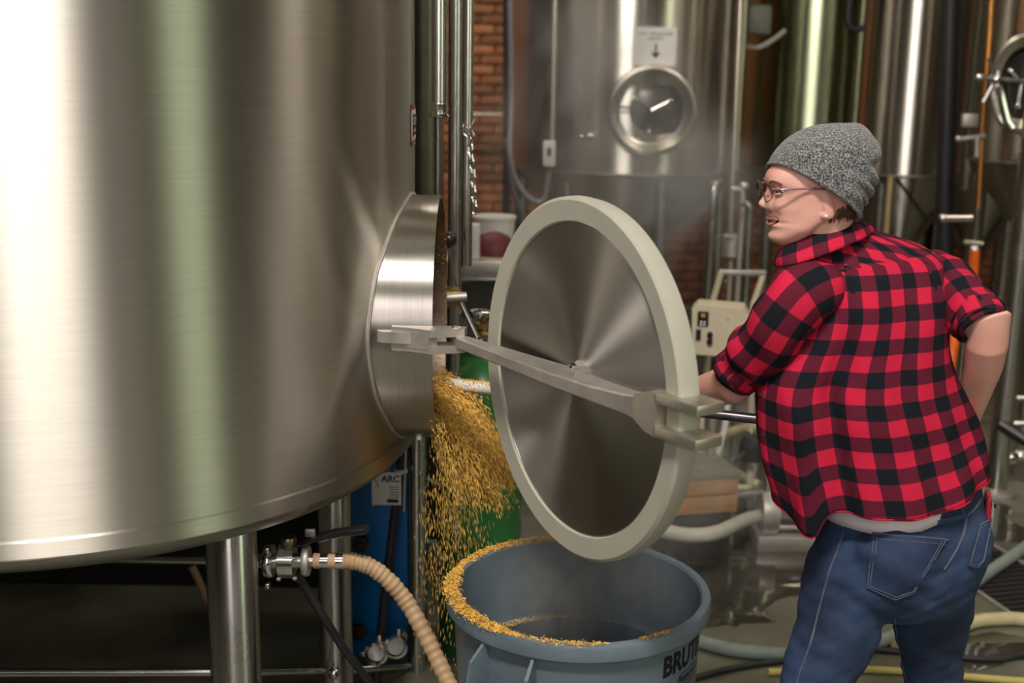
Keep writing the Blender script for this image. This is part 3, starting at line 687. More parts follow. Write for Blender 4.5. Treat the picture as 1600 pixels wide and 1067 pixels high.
MB().lathe([(.006, 0), (.006, .01)], at(1134, 439, 4.58), axis='Y', n=10).build('bolt', chrome, cf)
one('white_rod', MB().tube([at(1141, 590, 4.5), at(1133, 665, 4.5), at(1118, 722, 4.5)], .012, 12), white_p, 'white rod leaning into the wooden crate', 'rod')
one('yellow_hose', MB().tube(spline([at(1215, 668, 4.9), at(1170, 668, 4.9), at(1130, 680, 4.85), at(1114, 700, 4.8), at(1124, 722, 4.75), at(1160, 745, 4.7), at(1185, 758, 4.65)], 60), .019, 14), mat('straw_hose', (.50, .44, .25), .5), 'straw coloured hose looped behind the cart', 'hose')
one('black_cable', MB().tube(spline([at(1175, 610, 4.6), at(1172, 670, 4.6), at(1163, 705, 4.55), at(1148, 722, 4.5)], 24), .008, 10), black_rubber, 'black cable dropping from the cart onto the crate', 'cable')
# wooden crate with slats
ctz = atz(1100, 742, .34); cr_ = thing('wooden_crate', 'orange brown wooden crate on a dark base right of the lid', 'crate', (ctz.x, ctz.y, 0))
Rc = Matrix.Rotation(math.radians(14), 3, 'Z'); cc_ = Vector((ctz.x - .03, ctz.y + .12, 0))
for z in (.225, .295):
    for sgn_ in (-1, 1):
        MB().box(cc_ + Rc @ Vector((0, sgn_ * .12, 0)) + Vector((0, 0, z)), (.27, .016, .064), Rc, bev=.003).build('slat', wood_m, cr_)
        MB().box(cc_ + Rc @ Vector((sgn_ * .130, 0, 0)) + Vector((0, 0, z)), (.016, .225, .064), Rc, bev=.003).build('slat', wood_m, cr_)
MB().box(cc_ + Vector((0, 0, .335)), (.29, .27, .014), Rc).build('top_board', mat('mossy_top', (.16, .16, .09), .8, var=.4, scale=15), cr_)
MB().box(cc_ + Vector((0, 0, .095)), (.25, .22, .19), Rc, bev=.01).build('dark_base', mat('dark_base', (.03, .026, .022), .7, var=.3), cr_)
# pump with hose tail
pz = atz(1236, 812, .10); pump = thing('transfer_pump', 'stainless transfer pump on the floor behind the shirt hem', 'pump', (pz.x, pz.y, 0))
MB().lathe([(.055, -.14), (.07, -.13), (.072, .1), (.06, .13), (0, .14)], (pz.x + .07, pz.y, .13), axis='X', n=36).build('motor', chrome, pump)
MB().lathe([(0, -.035), (.085, -.03), (.09, 0), (.085, .03), (0, .035)], (pz.x - .09, pz.y, .13), axis='X', n=36).build('pump_head', dull_steel, pump)
MB().box((pz.x + .02, pz.y, .03), (.32, .16, .06), bev=.006).build('base', dull_steel, pump)
MB().tube([(pz.x - .09, pz.y, .2), (pz.x - .1, pz.y, .30)], .022, 14).build('outlet', chrome, pump)
MB().tube([(pz.x - .26, pz.y - .02, .20), (pz.x - .10, pz.y, .21)], .013, 12).build('rail', pipe_steel, pump)
q = atz(1196, 805, .11)
one('pale_hose', MB().tube(spline([q + Vector((.05, .0, .01)), q, at(1165, 812, q.y - .1), at(1120, 832, 4.0), at(1075, 836, 3.95), at(1030, 828, 3.95), at(960, 815, 4.0), at(880, 800, 4.3)], 60), .026, 16), pale_hose, 'thick pale hose curving from the pump behind the lid', 'hose')
one('hose_coupling', MB().tube([q + Vector((-.03, 0, -.005)), q + Vector((.07, .01, .02))], .031, 16).tube([q + Vector((.0, 0, 0)), q + Vector((.012, .002, .003))], .038, 16), chrome, 'steel coupling joining the pale hose to the pump', 'coupling')
q = atz(1175, 700, .32); one('black_valve', MB().lathe([(.0, -.05), (.05, -.045), (.055, 0), (.04, .05), (0, .06)], q, n=24), black_plastic, 'black rounded valve housing behind the shirt front', 'valve')
# hoses on the floor
def fl(px, py, r): return atz(px, py, r)
def floor_hose(name, pts, r, m_, label, cat='hose'):
    return one(name, MB().tube(spline([fl(a, b, r) for a, b in pts], 90), r, 16), m_, label, cat)
floor_hose('grey_hose', [(1040, 990), (1095, 1003), (1150, 1016), (1230, 1022), (1320, 1016), (1400, 992), (1470, 950), (1530, 905), (1600, 856), (1680, 800)], .022, grey_hose, 'grey green hose across the wet floor, passing behind the jeans')
floor_hose('black_hose', [(1000, 1090), (1085, 1060), (1150, 1043), (1240, 1030), (1340, 1015), (1450, 1022), (1560, 1030), (1640, 1010)], .010, black_rubber, 'black hose on the floor just in front of the grey green one')
floor_hose('black_hose', [(1130, 800), (1200, 830), (1250, 845), (1320, 858)], .011, black_rubber, 'black cable on the wet floor below the pump', 'cable')
floor_hose('tan_hose', [(1400, 1010), (1480, 990), (1520, 972), (1560, 967), (1600, 968), (1680, 985)], .022, mat('straw_hose', (.5, .44, .25), .5), 'straw coloured floor hose at the lower right')
floor_hose('yellow_hose', [(1200, 1050), (1340, 1046), (1430, 1050), (1520, 1058), (1600, 1064), (1700, 1066)], .011, yellow_hose, 'thin yellow hose along the bottom right of the floor')
# trench drain with grating
dg_ = thing('floor_drain', 'dark slotted trench drain in the floor behind the jeans', 'drain', fl(1560, 920, 0))
d0, d1 = fl(1478, 850, 0), fl(1690, 985, 0); dv = (d1 - d0).normalized(); dn = Vector((-dv.y, dv.x, 0)); DW = .16
MB().rings([[d0 + dn * s_ * DW + Vector((0, 0, z)) for s_, z in ((-1, .001), (1, .001), (1, .004), (-1, .004))], [d1 + dn * s_ * DW + Vector((0, 0, z)) for s_, z in ((-1, .001), (1, .001), (1, .004), (-1, .004))]]).build('trench', mat('drain_black', (.01, .01, .01), .6), dg_)
Ld = (d1 - d0).length; Rd = Matrix((dv, dn, Vector((0, 0, 1)))).transposed()
for s_ in (-1, 1): MB().box((d0 + d1) / 2 + dn * s_ * DW + Vector((0, 0, .006)), (Ld, .016, .012), Rd).build('frame_bar', dull_steel, dg_)
gm = MB().box((0, 0, 0), (.008, 2 * DW - .02, .008)).mesh('grate_bar'); gm.materials.append(dark_metal)
nb_ = int(Ld / .035)
for i in range(nb_):
    o = bpy.data.objects.new('grate_bar', gm); link(o); o.parent = dg_
    o.matrix_local = ORG[dg_.name].inverted() @ Matrix.Translation(d0 + dv * (i + .5) * .035 + Vector((0, 0, .006))) @ Rd.to_4x4()
# puddles: shallow water lying on the floor
water = mat('water_film', (.045, .042, .033), .06, 0, var=.1, inp={'Specular IOR Level': .6})
def puddle(px, py, rx, ry, seed, label):
    c = fl(px, py, .0); m = MB(); R_in, R_out = [], []
    for k in range(48):
        a = 2 * PI * k / 48; s_ = 1 + .22 * math.sin(3 * a + seed) + .12 * math.sin(7 * a + seed * 2) + .06 * math.sin(13 * a)
        R_in.append(c + Vector((rx * s_ * .93 * math.cos(a), ry * s_ * .93 * math.sin(a), .0022))); R_out.append(c + Vector((rx * s_ * math.cos(a), ry * s_ * math.sin(a), .0004)))
    m.rings([R_out, R_in], cap=(False, True)); one('puddle', m, water, label, 'puddle', 'puddles on the wet floor')
puddle(1180, 870, .42, .38, 1.0, 'broad shallow puddle on the floor below the pump')
puddle(1130, 960, .13, .10, 2.3, 'small puddle beside the grey bin')
puddle(1250, 770, .9, .5, 4.0, 'puddle far back around the pump')
puddle(1520, 1010, .2, .12, .5, 'puddle beside the straw coloured floor hose')

# ================================================================ pipes beside the tank
def vpipe(name, px0, py0, px1, py1, Y, r, material, label, cat='pipe', group=None, n=24):
    a, b = at(px0, py0, Y), at(px1, py1, Y)
    return one(name, MB().tube([a, b], r, n), material, label, cat, group)
# stub pipe with ferrule end
p = at(686, 183, 3.0); ft = thing('ferrule_pipe', 'short vertical steel pipe ending in a flanged ferrule beside the big tank', 'pipe', (p.x, p.y, p.z))
MB().lathe([(.0185, .0), (.0185, 1.9)], p, n=32).build('tube', pipe_steel, ft)
MB().lathe([(.0165, -.002), (.0245, 0), (.0250, .004), (.0195, .008), (.019, .03), (.0195, .033), (.0185, .036), (.0165, .036), (.0165, -.002)], p, n=32).build('ferrule', chrome, ft)
q = at(710, 530, 3.45); one('steel_pipe', MB().lathe([(.020, .0), (.020, 4.4)], (q.x, q.y, 0.6), n=28), pipe_steel, 'thick vertical steel pipe just right of the flanged stub pipe', 'pipe')
q = at(684, 530, 3.5); one('steel_pipe', MB().lathe([(.010, .0), (.010, 4.4)], (q.x, q.y, 0.6), n=18), pipe_steel, 'thin vertical steel pipe standing behind the flanged stub pipe', 'pipe')
q = at(730, 300, 3.3); one('steel_pipe', MB().lathe([(.0143, .0), (.0143, 4.0)], (q.x, q.y, at(730, 415, 3.3).z), n=28), pipe_steel, 'bright vertical steel pipe that carries the hanging chain', 'pipe')
# dark column behind the big tank's edge
q = at(662, 300, 4.6); one('tank_column', MB().lathe([(.075, 0), (.075, 4.9)], (q.x, q.y, 0), n=32), mat('dim_olive_steel', (.16, .15, .11), .35, .8, var=.1), 'wide dark steel column half hidden by the big tank edge', 'column')
# chain with links
cp = [at(728, 200, 3.24), at(737, 212, 3.24), at(735, 235, 3.24), at(739, 270, 3.24), at(740, 300, 3.24), at(742, 328, 3.24)]
ch = thing('chain', 'zinc chain hanging from a bright steel pipe in front of the brick wall', 'chain', cp[0])
def link_mesh(L=.026, W=.014, r=.0026):
    pts = []
    for i in range(20):
        a = 2 * PI * i / 20; pts.append(Vector((math.cos(a) * W / 2, 0, math.sin(a) * W / 2 + (L - W) / 2 * (1 if math.sin(a) > 0 else -1))))
    m = MB(); R = []
    for i in range(20):
        t = (pts[(i + 1) % 20] - pts[i - 1]).normalized(); u = Vector((0, 1, 0)); b = t.cross(u)
        R.append([pts[i] + (u * math.cos(2 * PI * k / 6) + b * math.sin(2 * PI * k / 6)) * r for k in range(6)])
    R.append(R[0]); m.rings(R, cap=(False, False)); me = m.mesh('link', smooth=60); me.materials.append(chrome); return me
LM = link_mesh()
def chain_links(path, parent, mesh, step, s=1.0):
    P = spline(path, 60); d_ = [0]
    for a, b in zip(P, P[1:]): d_.append(d_[-1] + (b - a).length)
    k = 0; t = 0
    while t < d_[-1]:
        i = max(0, min(len(P) - 2, int(np.searchsorted(d_, t)) - 1)); c = P[i].lerp(P[i + 1], (t - d_[i]) / max(1e-6, d_[i + 1] - d_[i])); dr = (P[i + 1] - P[i]).normalized()
        o = bpy.data.objects.new('link', mesh); link(o); o.parent = parent
        R = dr.to_track_quat('Z', 'Y').to_matrix() @ Matrix.Rotation(PI / 2 * (k % 2) + .5, 3, 'Z')
        o.matrix_local = ORG[parent.name].inverted() @ Matrix.Translation(c) @ R.to_4x4() @ Matrix.Scale(s, 4)
        t += step; k += 1
chain_links(cp, ch, LM, .020)
MB().tube([at(727, 195, 3.23), at(723, 206, 3.23), at(733, 217, 3.23), at(736, 200, 3.23), at(741, 186, 3.23), at(735, 182, 3.23)], .003, 8).build('hook', chrome, ch)
# shelf / ledge with boxes (blurred, behind the hatch)
sh_ = thing('steel_bench', 'stainless steel bench edge behind the open hatch', 'bench', at(770, 430, 4.6))
a = at(770, 423, 4.6); MB().box((a.x + .12, a.y + .25, a.z), (.62, .5, .075), bev=.008).build('bench_top', dull_steel, sh_)
b = at(770, 440, 4.6); MB().box((b.x + .12, b.y + .25, b.z), (.66, .52, .014)).build('rim', chrome, sh_)
MB().box((a.x + .12, a.y + .45, b.z / 2), (.58, .03, b.z - .03)).build('back_panel', mat('dull_panel', (.20, .19, .19), .45, .6, var=.3, scale=8), sh_)
for sx in (-.15, .4):
    for yy in (.02, .46): MB().box((a.x + sx, a.y + yy, b.z / 2), (.035, .035, b.z)).build('leg', pipe_steel, sh_)
BT = a.z + .0375; q = at(739, 378, 4.55); one('white_box', MB().box((q.x, 4.66, BT + .0675), (.045, .05, .135), bev=.005), white_p, 'small upright white box on the steel bench beside the bright pipe', 'box')
q = at(772, 404, 4.75); g_ = MB().lathe([(.088, 0), (.088, .02), (.078, .05), (.055, .075), (.02, .088), (0, .089)], (q.x, 4.78, BT), n=32); one('valve_cover', g_, mat('oxide_red', (.13, .018, .02), .6, var=.2), 'dark red rounded cover on the steel bench', 'cover')
q = at(772, 372, 4.97); one('white_tub', MB().lathe([(.075, 0), (.085, .12), (.09, .12), (.09, .132), (.08, .132)], (q.x, 4.96, BT), n=32), white_p, 'white tub behind the dark red cover', 'tub')
# ball handle valve
vt = thing('lever_valve', 'lever valve with black ball handle behind the hatch collar', 'valve', at(708, 462, 3.25))
MB().ball(at(702, 374, 3.25), .021).build('ball_knob', black_plastic, vt)
MB().tube([at(703, 388, 3.25), at(712, 462, 3.25)], .0055, 12).build('lever', chrome, vt)
MB().tube([at(715, 462, 3.25), at(747, 530, 3.22)], .0075, 12).build('rod', pipe_steel, vt)
a = at(706, 463, 3.25); MB().lathe([(.0, -.02), (.026, -.02), (.028, -.012), (.028, .012), (.02, .02), (0, .02)], a, axis='Y', n=32).build('valve_body', brass, vt)
MB().tube([a + Vector((-.02, -.03, 0)), a + Vector((.04, -.02, .004))], .013, 16).build('sleeve', dull_steel, vt)
MB().ball(at(752, 533, 3.2), .014).build('end_ball', dark_metal, vt)
# ================================================================ green gas cylinder
gc = at(752, 700, 3.5); gx, gy, gR = gc.x, gc.y, .125
gt = at(752, 556, 3.5).z
cyl = thing('gas_cylinder', 'tall green gas cylinder with brass valve standing behind the falling grain', 'gas cylinder', (gx, gy, 0))
MB().lathe([(0, 0), (gR, .0), (gR, gt - .13), (gR * .95, gt - .09), (gR * .8, gt - .05), (gR * .5, gt - .01), (gR * .36, gt), (gR * .36, gt + .015), (0, gt + .015)], (gx, gy, 0), n=64).build('cylinder_body', green_paint, cyl)
vz = gt + .01
MB().lathe([(.02, 0), (.022, .03), (.016, .035), (.016, .07), (.024, .075), (.024, .09), (.012, .095), (.012, .115)], (gx, gy, vz), n=20).build('valve_stem', brass, cyl)
MB().tube([(gx, gy, vz + .055), (gx + .05, gy - .02, vz + .05)], .016, 16).build('valve_outlet', brass, cyl)
hw = MB(); hw.lathe([(.028, -.006), (.034, -.008), (.037, 0), (.034, .008), (.028, .006), (.028, -.006)], (gx - .004, gy, vz + .118), n=28)
for k in range(5): hw.tube([(gx - .004, gy, vz + .118), (gx - .004 + .03 * math.cos(k * 1.257), gy + .03 * math.sin(k * 1.257), vz + .118)], .004, 8)
hw.build('hand_wheel', chrome, cyl)
bands = at(752, 596, 3.37).z
cc = thing('chain', 'thin slack chain holding the green gas cylinder', 'chain', at(765, 730, 3.35))
LM2 = link_mesh(.020, .0115, .002); LM2.name = 'link_small'
pr = gR + .004
zz = at(760, 733, 3.38).z
hor = [Vector((gx + pr * math.sin(a), gy - pr * math.cos(a), zz + .03 * abs(a) - .01)) for a in [(-1.5 + 3.0 * i / 12) for i in range(13)]]
chain_links(hor, cc, LM2, .0155)
c3_ = thing('chain', 'long thin chain hanging straight down in front of the green cylinder', 'chain', at(710, 720, 3.3))
chain_links([at(704, 715, 3.32), at(712, 735, 3.31), at(713, 760, 3.3), at(713, 800, 3.3), at(713, 862, 3.3)], c3_, LM2, .0155)
# dark back panel / hoses behind the cylinder
# ================================================================ blue heat exchanger
bx0 = at(548, 760, 3.42); bx1 = at(634, 760, 3.42)
be = thing('heat_exchanger', 'blue painted heat exchanger plate standing between the tank legs', 'heat exchanger', (bx0.x, bx0.y, 0))
cxm = (bx0.x + bx1.x) / 2; wd = bx1.x - bx0.x + .06
MB().box((cxm, bx0.y + .02, .41), (wd, .04, .82), bev=.004).build('end_plate', blue_paint, be)
MB().box((cxm, bx0.y + .16, .38), (wd - .05, .24, .72)).build('plate_pack', dark_metal, be)
for (px, py) in ((564, 848), (561, 985)):
    b = at(px, py, 3.40); MB().lathe([(.026, 0), (.026, .02), (.015, .022), (.013, .03), (0, .032)], (b.x, b.y - .0, b.z), n=6, frame=((1, 0, 0), (0, 0, 1), (0, -1, 0))).build('bolt', mat('rusty_steel', (.09, .06, .045), .6, .6, var=.4), be)
s0 = at(604, 763, 3.24); sp_ = MB().box((s0.x, s0.y - .003, s0.z), (.082, .003, .095)).build('sticker', paper_m, be)
tx = MB()
def flat(V, F, c, zoff=0): tx.add([Vector((c[0] + x, c[1] - .0025, c[2] + y)) for x, y in V], F)
V, F = text_geo('ARC', .026, .03); flat(V, F, (s0.x + .012, s0.y - .003, s0.z + .029))
for i in range(5): tx.box((s0.x + .022, s0.y - .0052, s0.z + .006 - i * .0075), (.028 - .004 * (i % 2), .0008, .0018))
tx.box((s0.x + .018, s0.y - .0052, s0.z - .035), (.032, .0008, .010))
tx.tube([Vector((s0.x - .034, s0.y - .005, s0.z + .036)), Vector((s0.x - .022, s0.y - .005, s0.z + .006))], .0012, 6)
tx.build('sticker_print', ink, sp_, smooth=None, fix=False)
one('black_hose', MB().tube(spline([at(629, 700, 3.32), at(617, 800, 3.30), at(601, 930, 3.26), at(590, 1040, 3.22), at(584, 1085, 3.20)], 30), .0125, 14), black_rubber, 'thick black hose hanging in front of the blue plate', 'hose')
one('thin_cord', MB().tube(spline([at(634, 700, 3.27), at(632, 760, 3.27), at(631, 800, 3.27)], 10), .003, 8), pale_hose, 'thin pale cord strapped to the thick black hose', 'cord')
one('cable_tie', MB().tube([at(612, 722, 3.36), at(600, 750, 3.36), at(583, 792, 3.36)], .0022, 8), mat('tie', (.7, .68, .5), .4), 'loose pale cable tie in front of the white sticker', 'cable tie')
one('hose_strap', MB().lathe([(.017, -.006), (.019, -.006), (.019, .006), (.017, .006), (.017, -.006)], at(626, 735, 3.31), n=20), white_p, 'pale strap round the thick black hose', 'strap')
# tri-clamps low by the blue plate
for (px, py, lab) in ((588, 1020, 'loose steel clamp ring at the foot of the black hose'), (618, 1010, 'smaller steel clamp ring right of the black hose foot')):
    c = at(px, py, 3.14); t = thing('pipe_clamp', lab, 'clamp', c, 'clamps at the foot of the blue plate')
    MB().lathe([(.026, -.01), (.034, -.008), (.034, .008), (.026, .01), (.026, -.01)], c, axis='Y', n=32).build('ring', chrome, t)
    MB().box(c + Vector((.01, -.005, .042)), (.012, .012, .03), bev=.002).build('wing_nut', chrome, t)
    MB().box(c + Vector((-.038, 0, 0)), (.014, .02, .014), bev=.002).build('hinge', chrome, t)
    MB().tube([c + Vector((0, -.0, 0)), c + Vector((0, .12, -.03))], .024, 20).build('pipe_stub', pipe_steel, t)
# small dim things between pole and bin
one('grey_tube', MB().tube(spline([at(655, 740, 3.9), at(690, 760, 3.9), at(705, 770, 3.95)], 10), .004, 8), white_p, 'thin white tube behind the tank legs', 'tube')
one('grey_hose', MB().tube(spline([at(650, 842, 3.8), at(680, 850, 3.8), at(700, 862, 3.8), at(706, 900, 3.8)], 14), .010, 10), grey_hose, 'grey hose loop between the thin tank leg and the bin', 'hose')
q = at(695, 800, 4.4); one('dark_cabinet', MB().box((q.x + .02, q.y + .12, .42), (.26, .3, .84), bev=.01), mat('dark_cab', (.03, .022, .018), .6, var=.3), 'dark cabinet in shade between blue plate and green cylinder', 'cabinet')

# ================================================================ outlet valve and tan hose under the tank
VY = 2.42
va = thing('ball_valve', 'steel ball valve with long black handle under the big tank', 'valve', at(450, 878, VY))
def X(px, py=876, Y=VY): return at(px, py, Y)
ax = (X(530) - X(410)).normalized()
e3_ = ax; e2_ = Vector((0, 0, 1)); e1_ = e2_.cross(e3_).normalized(); e2_ = e3_.cross(e1_); AF = (e1_, e2_, e3_)
def seg(px0, px1, prof, nm, m_, n=32):
    a, b = X(px0), X(px1); L = (b - a).length
    return MB().lathe([(r, h * L) for r, h in prof], a, n=n, frame=AF).build(nm, m_, va)
one('outlet_pipe', MB().tube([at(100, 873, VY + .3), at(300, 874.5, VY + .06), X(412)], .0105, 20), pipe_steel, 'slim horizontal steel pipe running behind the tank leg to the valve', 'pipe')
seg(405, 440, [(.0155, 0), (.0155, 1)], 'inlet', pipe_steel)
seg(414, 428, [(.016, 0), (.034, .02), (.0365, .3), (.0365, .7), (.034, .98), (.016, 1)], 'clamp', chrome)
seg(437, 461, [(.018, 0), (.0375, .01), (.0375, .46), (.036, .47), (.036, .5), (.0375, .51), (.0375, .99), (.018, 1)], 'valve_body', chrome)
seg(461, 475, [(.0165, 0), (.0165, 1)], 'neck', pipe_steel)
seg(473, 484, [(.016, 0), (.031, .02), (.033, .3), (.033, .7), (.031, .98), (.016, 1)], 'clamp', dull_steel)
seg(484, 502, [(.0135, 0), (.0135, 1)], 'outlet', pipe_steel)
for px, py in ((421, 908), (478, 885), (421, 853)):
    MB().box(X(px, py) + Vector((0, -.02, 0)), (.010, .018, .012), bev=.002).build('clamp_nut', chrome, va)
for px, py in ((436, 870), (436, 898), (461, 870), (461, 897)):
    MB().lathe([(.005, 0), (.005, .008), (0, .008)], X(px, py) + Vector((0, -.022, 0)), n=6, frame=AF).build('bolt', chrome, va)
top = X(451, 845); MB().lathe([(.012, -.03), (.012, -.012), (.0165, -.010), (.0175, .004), (.015, .009), (0, .010)], top, n=32).build('stem_cap', mat('bronze_dark', (.22, .18, .12), .35, 1), va)
hb = MB(); path = [X(455, 852), X(478, 848), X(492, 842), X(505, 835)]
for (pa, pb) in zip(path, path[1:]): pass
def bar(path, w_, t_, wdir=Vector((0, 1, 0))):
    m = MB(); R = []
    for i, p in enumerate(path):
        tt = (path[min(i + 1, len(path) - 1)] - path[max(0, i - 1)]).normalized(); u = (wdir - tt * wdir.dot(tt)).normalized(); v = tt.cross(u)
        R.append([p + u * w_ * x + v * t_ * y for x, y in ((-1, -.6), (-.8, -1), (.8, -1), (1, -.6), (1, .6), (.8, 1), (-.8, 1), (-1, .6))])
    return m.rings(R)
bar([p + Vector((0, -.0, 0)) for p in spline(path, 12)], .013, .0025).build('handle_arm', dark_metal, va)
bar([X(499, 840, VY - .01), X(520, 834, VY - .02), X(545, 830, VY - .03), X(573, 827, VY - .04)], .0135, .007).build('handle_grip', black_plastic, va)
MB().box(X(485, 832, VY + .03), (.022, .01, .018), bev=.002).build('latch_plate', dull_steel, va)
# tan hose with bands
HYS = VY
th = thing('tan_hose', 'tan ribbed hose curving down from the valve to the floor', 'hose', X(530))
hp = [X(536, 876), X(552, 877), X(578, 885), X(605, 905), at(632, 936, VY), at(656, 976, VY - .02), at(680, 1024, VY - .04), at(702, 1070, VY - .07), at(716, 1105, VY - .1), at(724, 1150, VY - .13)]
pts = spline(hp, 200); rad = [.0178 + .0011 * math.sin(i * 1.15) + (0.0006 * math.sin(i * .37)) for i in range(len(pts))]
MB().tube(pts, rad, 24).build('hose_body', tan_hose, th)
end = pts[-1]; rest = spline([end, Vector((end.x + .01, end.y, .12)), Vector((end.x - .06, end.y + .05, .02)), Vector((end.x - .5, end.y + .3, .02))], 60)
MB().tube(rest, .018, 16).build('hose_tail', tan_hose, th)
def hseg(px0, px1, r, nm, m_):
    a, b = X(px0), X(px1); return MB().lathe([(r - .001, 0), (r, .06), (r, .94), (r - .001, 1)] and [(r - .001, 0), (r, (b - a).length * .06), (r, (b - a).length * .94), (r - .001, (b - a).length)], a, n=28, frame=AF).build(nm, m_, th)
hseg(490, 501, .0165, 'wrap', tan_hose); hseg(500, 514, .0158, 'collar_band', chrome); hseg(513, 525, .0168, 'wrap', tan_hose); hseg(524, 538, .0172, 'crimp', chrome)
bh = [X(462, 895, VY + .03), X(475, 915, VY + .04), X(505, 963, VY + .05), X(535, 1010, VY + .07), X(565, 1050, VY + .09), X(590, 1090, VY + .1), X(625, 1160, VY + .12)]
e_ = bh[-1]; bh += [Vector((e_.x + .05, e_.y + .02, .05)), Vector((e_.x + .02, e_.y + .2, .012)), Vector((e_.x - .4, e_.y + .5, .012))]
one('black_hose', MB().tube(spline(bh, 80), .0095, 14), black_rubber, 'slim black hose drooping from under the ball valve', 'hose')
one('tan_hose', MB().tube(spline([at(300, 885, 3.6), at(340, 960, 3.6), at(415, 1030, 3.6), at(470, 1060, 3.6), at(530, 1090, 3.55)], 30), .012, 12), tan_hose, 'thin tan hose in the shade behind the front tank leg', 'hose')

# ================================================================ the grey bin
BC = atz(903, 915, .69); BX, BY, BH_, BR_ = BC.x, BC.y, .69, .28
bin_ = thing('grey_bin', 'grey round plastic bin steaming under the open hatch, grain on its rim', 'bin', (BX, BY, 0))
rb, rt = .215, .262
prof = [(0, .012), (rb - .01, .012), (rb, .0), (rb + .004, .0), (rb + .008, .02)]
prof = [(0.0, .0), (rb - .004, .0), (rb, .008), (rt - .022, .40), (rt - .021, .455), (rt - .008, .470), (rt, BH_ - .042), (BR_ - .006, BH_ - .040), (BR_ - .001, BH_ - .034), (BR_, BH_ - .008), (BR_ - .003, BH_ - .002), (BR_ - .008, BH_), (BR_ - .018, BH_ - .001), (BR_ - .022, BH_ - .006), (rt - .008, BH_ - .17), (rt - .011, BH_ - .18), (rt - .026, BH_ - .186), (rt - .03, .38), (rb - .008, .02), (0, .018)]
MB().lathe(prof, (BX, BY, 0), n=128).build('bin_body', bin_m, bin_)
def wall_r(z): return rt - (BH_ - z) * .035 if z > .47 else rt - .022 - (.45 - z) * .055
# moulded handles: two ribs, a pocket and a bar
def bin_handle(ac):
    h = MB()
    z1, z0 = BH_ - .04, BH_ - .118
    def P(a, r, z): return Vector((BX + r * math.sin(a), BY - r * math.cos(a), z))
    hwid = .21
    for s_ in (-1, 1):
        a = ac + s_ * hwid; th_ = .012
        R = []
        for z, ro in ((z1, BR_ - .003), (z0 + .05, BR_ + .030), (z0 - .0, BR_ + .040), (z0 - .03, wall_r(z0 - .03) + .004)):
            ri_ = wall_r(z) - .004
            R.append([P(a - th_, ri_, z), P(a - th_, ro, z), P(a + th_, ro, z), P(a + th_, ri_, z)])
        h.rings(R)
    for i in range(8):
        a, b = ac - hwid + 2 * hwid * i / 8, ac - hwid + 2 * hwid * (i + 1) / 8
        R = [[P(t, BR_ + .014, z0 + .000), P(t, BR_ + .039, z0 - .002), P(t, BR_ + .040, z0 - .022), P(t, BR_ + .014, z0 - .024)] for t in (a, b)]
        h.rings(R)
    hb_ = h.build('handle', bin_m, bin_, smooth=30)
    return hb_
bin_handle(math.radians(-33)); bin_handle(math.radians(147))
tx = MB()
def on_bin(a, z, off=.0015): r = wall_r(z) + off; return Vector((BX + r * math.sin(a), BY - r * math.cos(a), z))
V, F = text_geo('BRUTE', .066, .045); xs = [v[0] for v in V]; sx_ = .150 / (max(xs) - min(xs)); a0 = math.radians(38)
zc = BH_ - .083
tx.add([on_bin(a0 + ((x - min(xs)) * sx_ ) / .26, zc + y * .93) for x, y in V], F)
lx0 = .052
V, F = text_geo('Rubbermaid', .019, .02); xs = [v[0] for v in V]
tx.add([on_bin(a0 + ((x - min(xs)) * .85 + lx0 + .004) / .26, zc - .044 + y) for x, y in V], F)
V2, F2 = text_geo('Commercial Products', .012, .01); x2 = [v[0] for v in V2]
tx.add([on_bin(a0 + ((x - min(x2)) * .75 + lx0) / .26, zc - .064 + y) for x, y in V2], F2)
wbx = (max(xs) - min(xs)) * .85 + .008
oc = []
for i in range(33):
    a = 2 * PI * i / 32; ex = math.copysign(abs(math.cos(a)) ** .25, math.cos(a)); ey = math.copysign(abs(math.sin(a)) ** .6, math.sin(a))
    oc.append(on_bin(a0 + (lx0 + wbx / 2 + ex * wbx / 2) / .26, zc - .0435 + ey * .0115, .0016))
tx.tube(oc, .0005, 4)
tx.build('bin_lettering', mat('black_print', (.006, .006, .007), .5), bin_, smooth=None, fix=False)
# wheeled-dolly free bin stands on the floor

# ---------------------------------------------------------------- grain: on the rim, inside the bin, on the collar, falling
def pile_points(n, amin, amax, r_, z_, h_, w_):
    a = rng.uniform(amin, amax, n); t = rng.random(n); edge = np.minimum((a - amin), (amax - a)) / (amax - amin) * 2
    hh = h_ * np.clip(edge * 2.2, .15, 1) * (0.55 + .45 * np.sin(a * 37) * np.sin(a * 91 + 1))
    rr = r_ + rng.normal(size=n) * w_ * np.clip(edge * 2 + .3, 0, 1)
    return np.stack([BX + rr * np.sin(a), BY - rr * np.cos(a), z_ + hh * rng.random(n) * np.exp(-((rr - r_) / (w_ * 1.4)) ** 2)], 1)
P = np.concatenate([pile_points(5200, math.radians(-112), math.radians(-28), BR_ - .012, BH_, .017, .0075),
                    pile_points(2300, math.radians(-190), math.radians(-108), BR_ - .011, BH_, .012, .006),
                    pile_points(350, math.radians(-32), math.radians(10), BR_ - .012, BH_, .003, .006),
                    pile_points(130, math.radians(24), math.radians(40), BR_ - .014, BH_, .005, .004),
                    pile_points(1500, math.radians(-180), math.radians(-60) , rt - .018, BH_ - .184, .008, .006),
                    pile_points(60, math.radians(-205), math.radians(-175) , rt - .02, BH_ - .184, .003, .006)])
n_ = len(P)
flakes(P, rng.normal(size=(n_, 3)) * [1, 1, .5], rng.uniform(.004, .009, n_), rng.uniform(.0015, .003, n_), rng.uniform(.55, 1.25, n_), 'rim_grain', grain_m, label='golden spent grain heaped along the left rim of the grey bin', cat='grain')
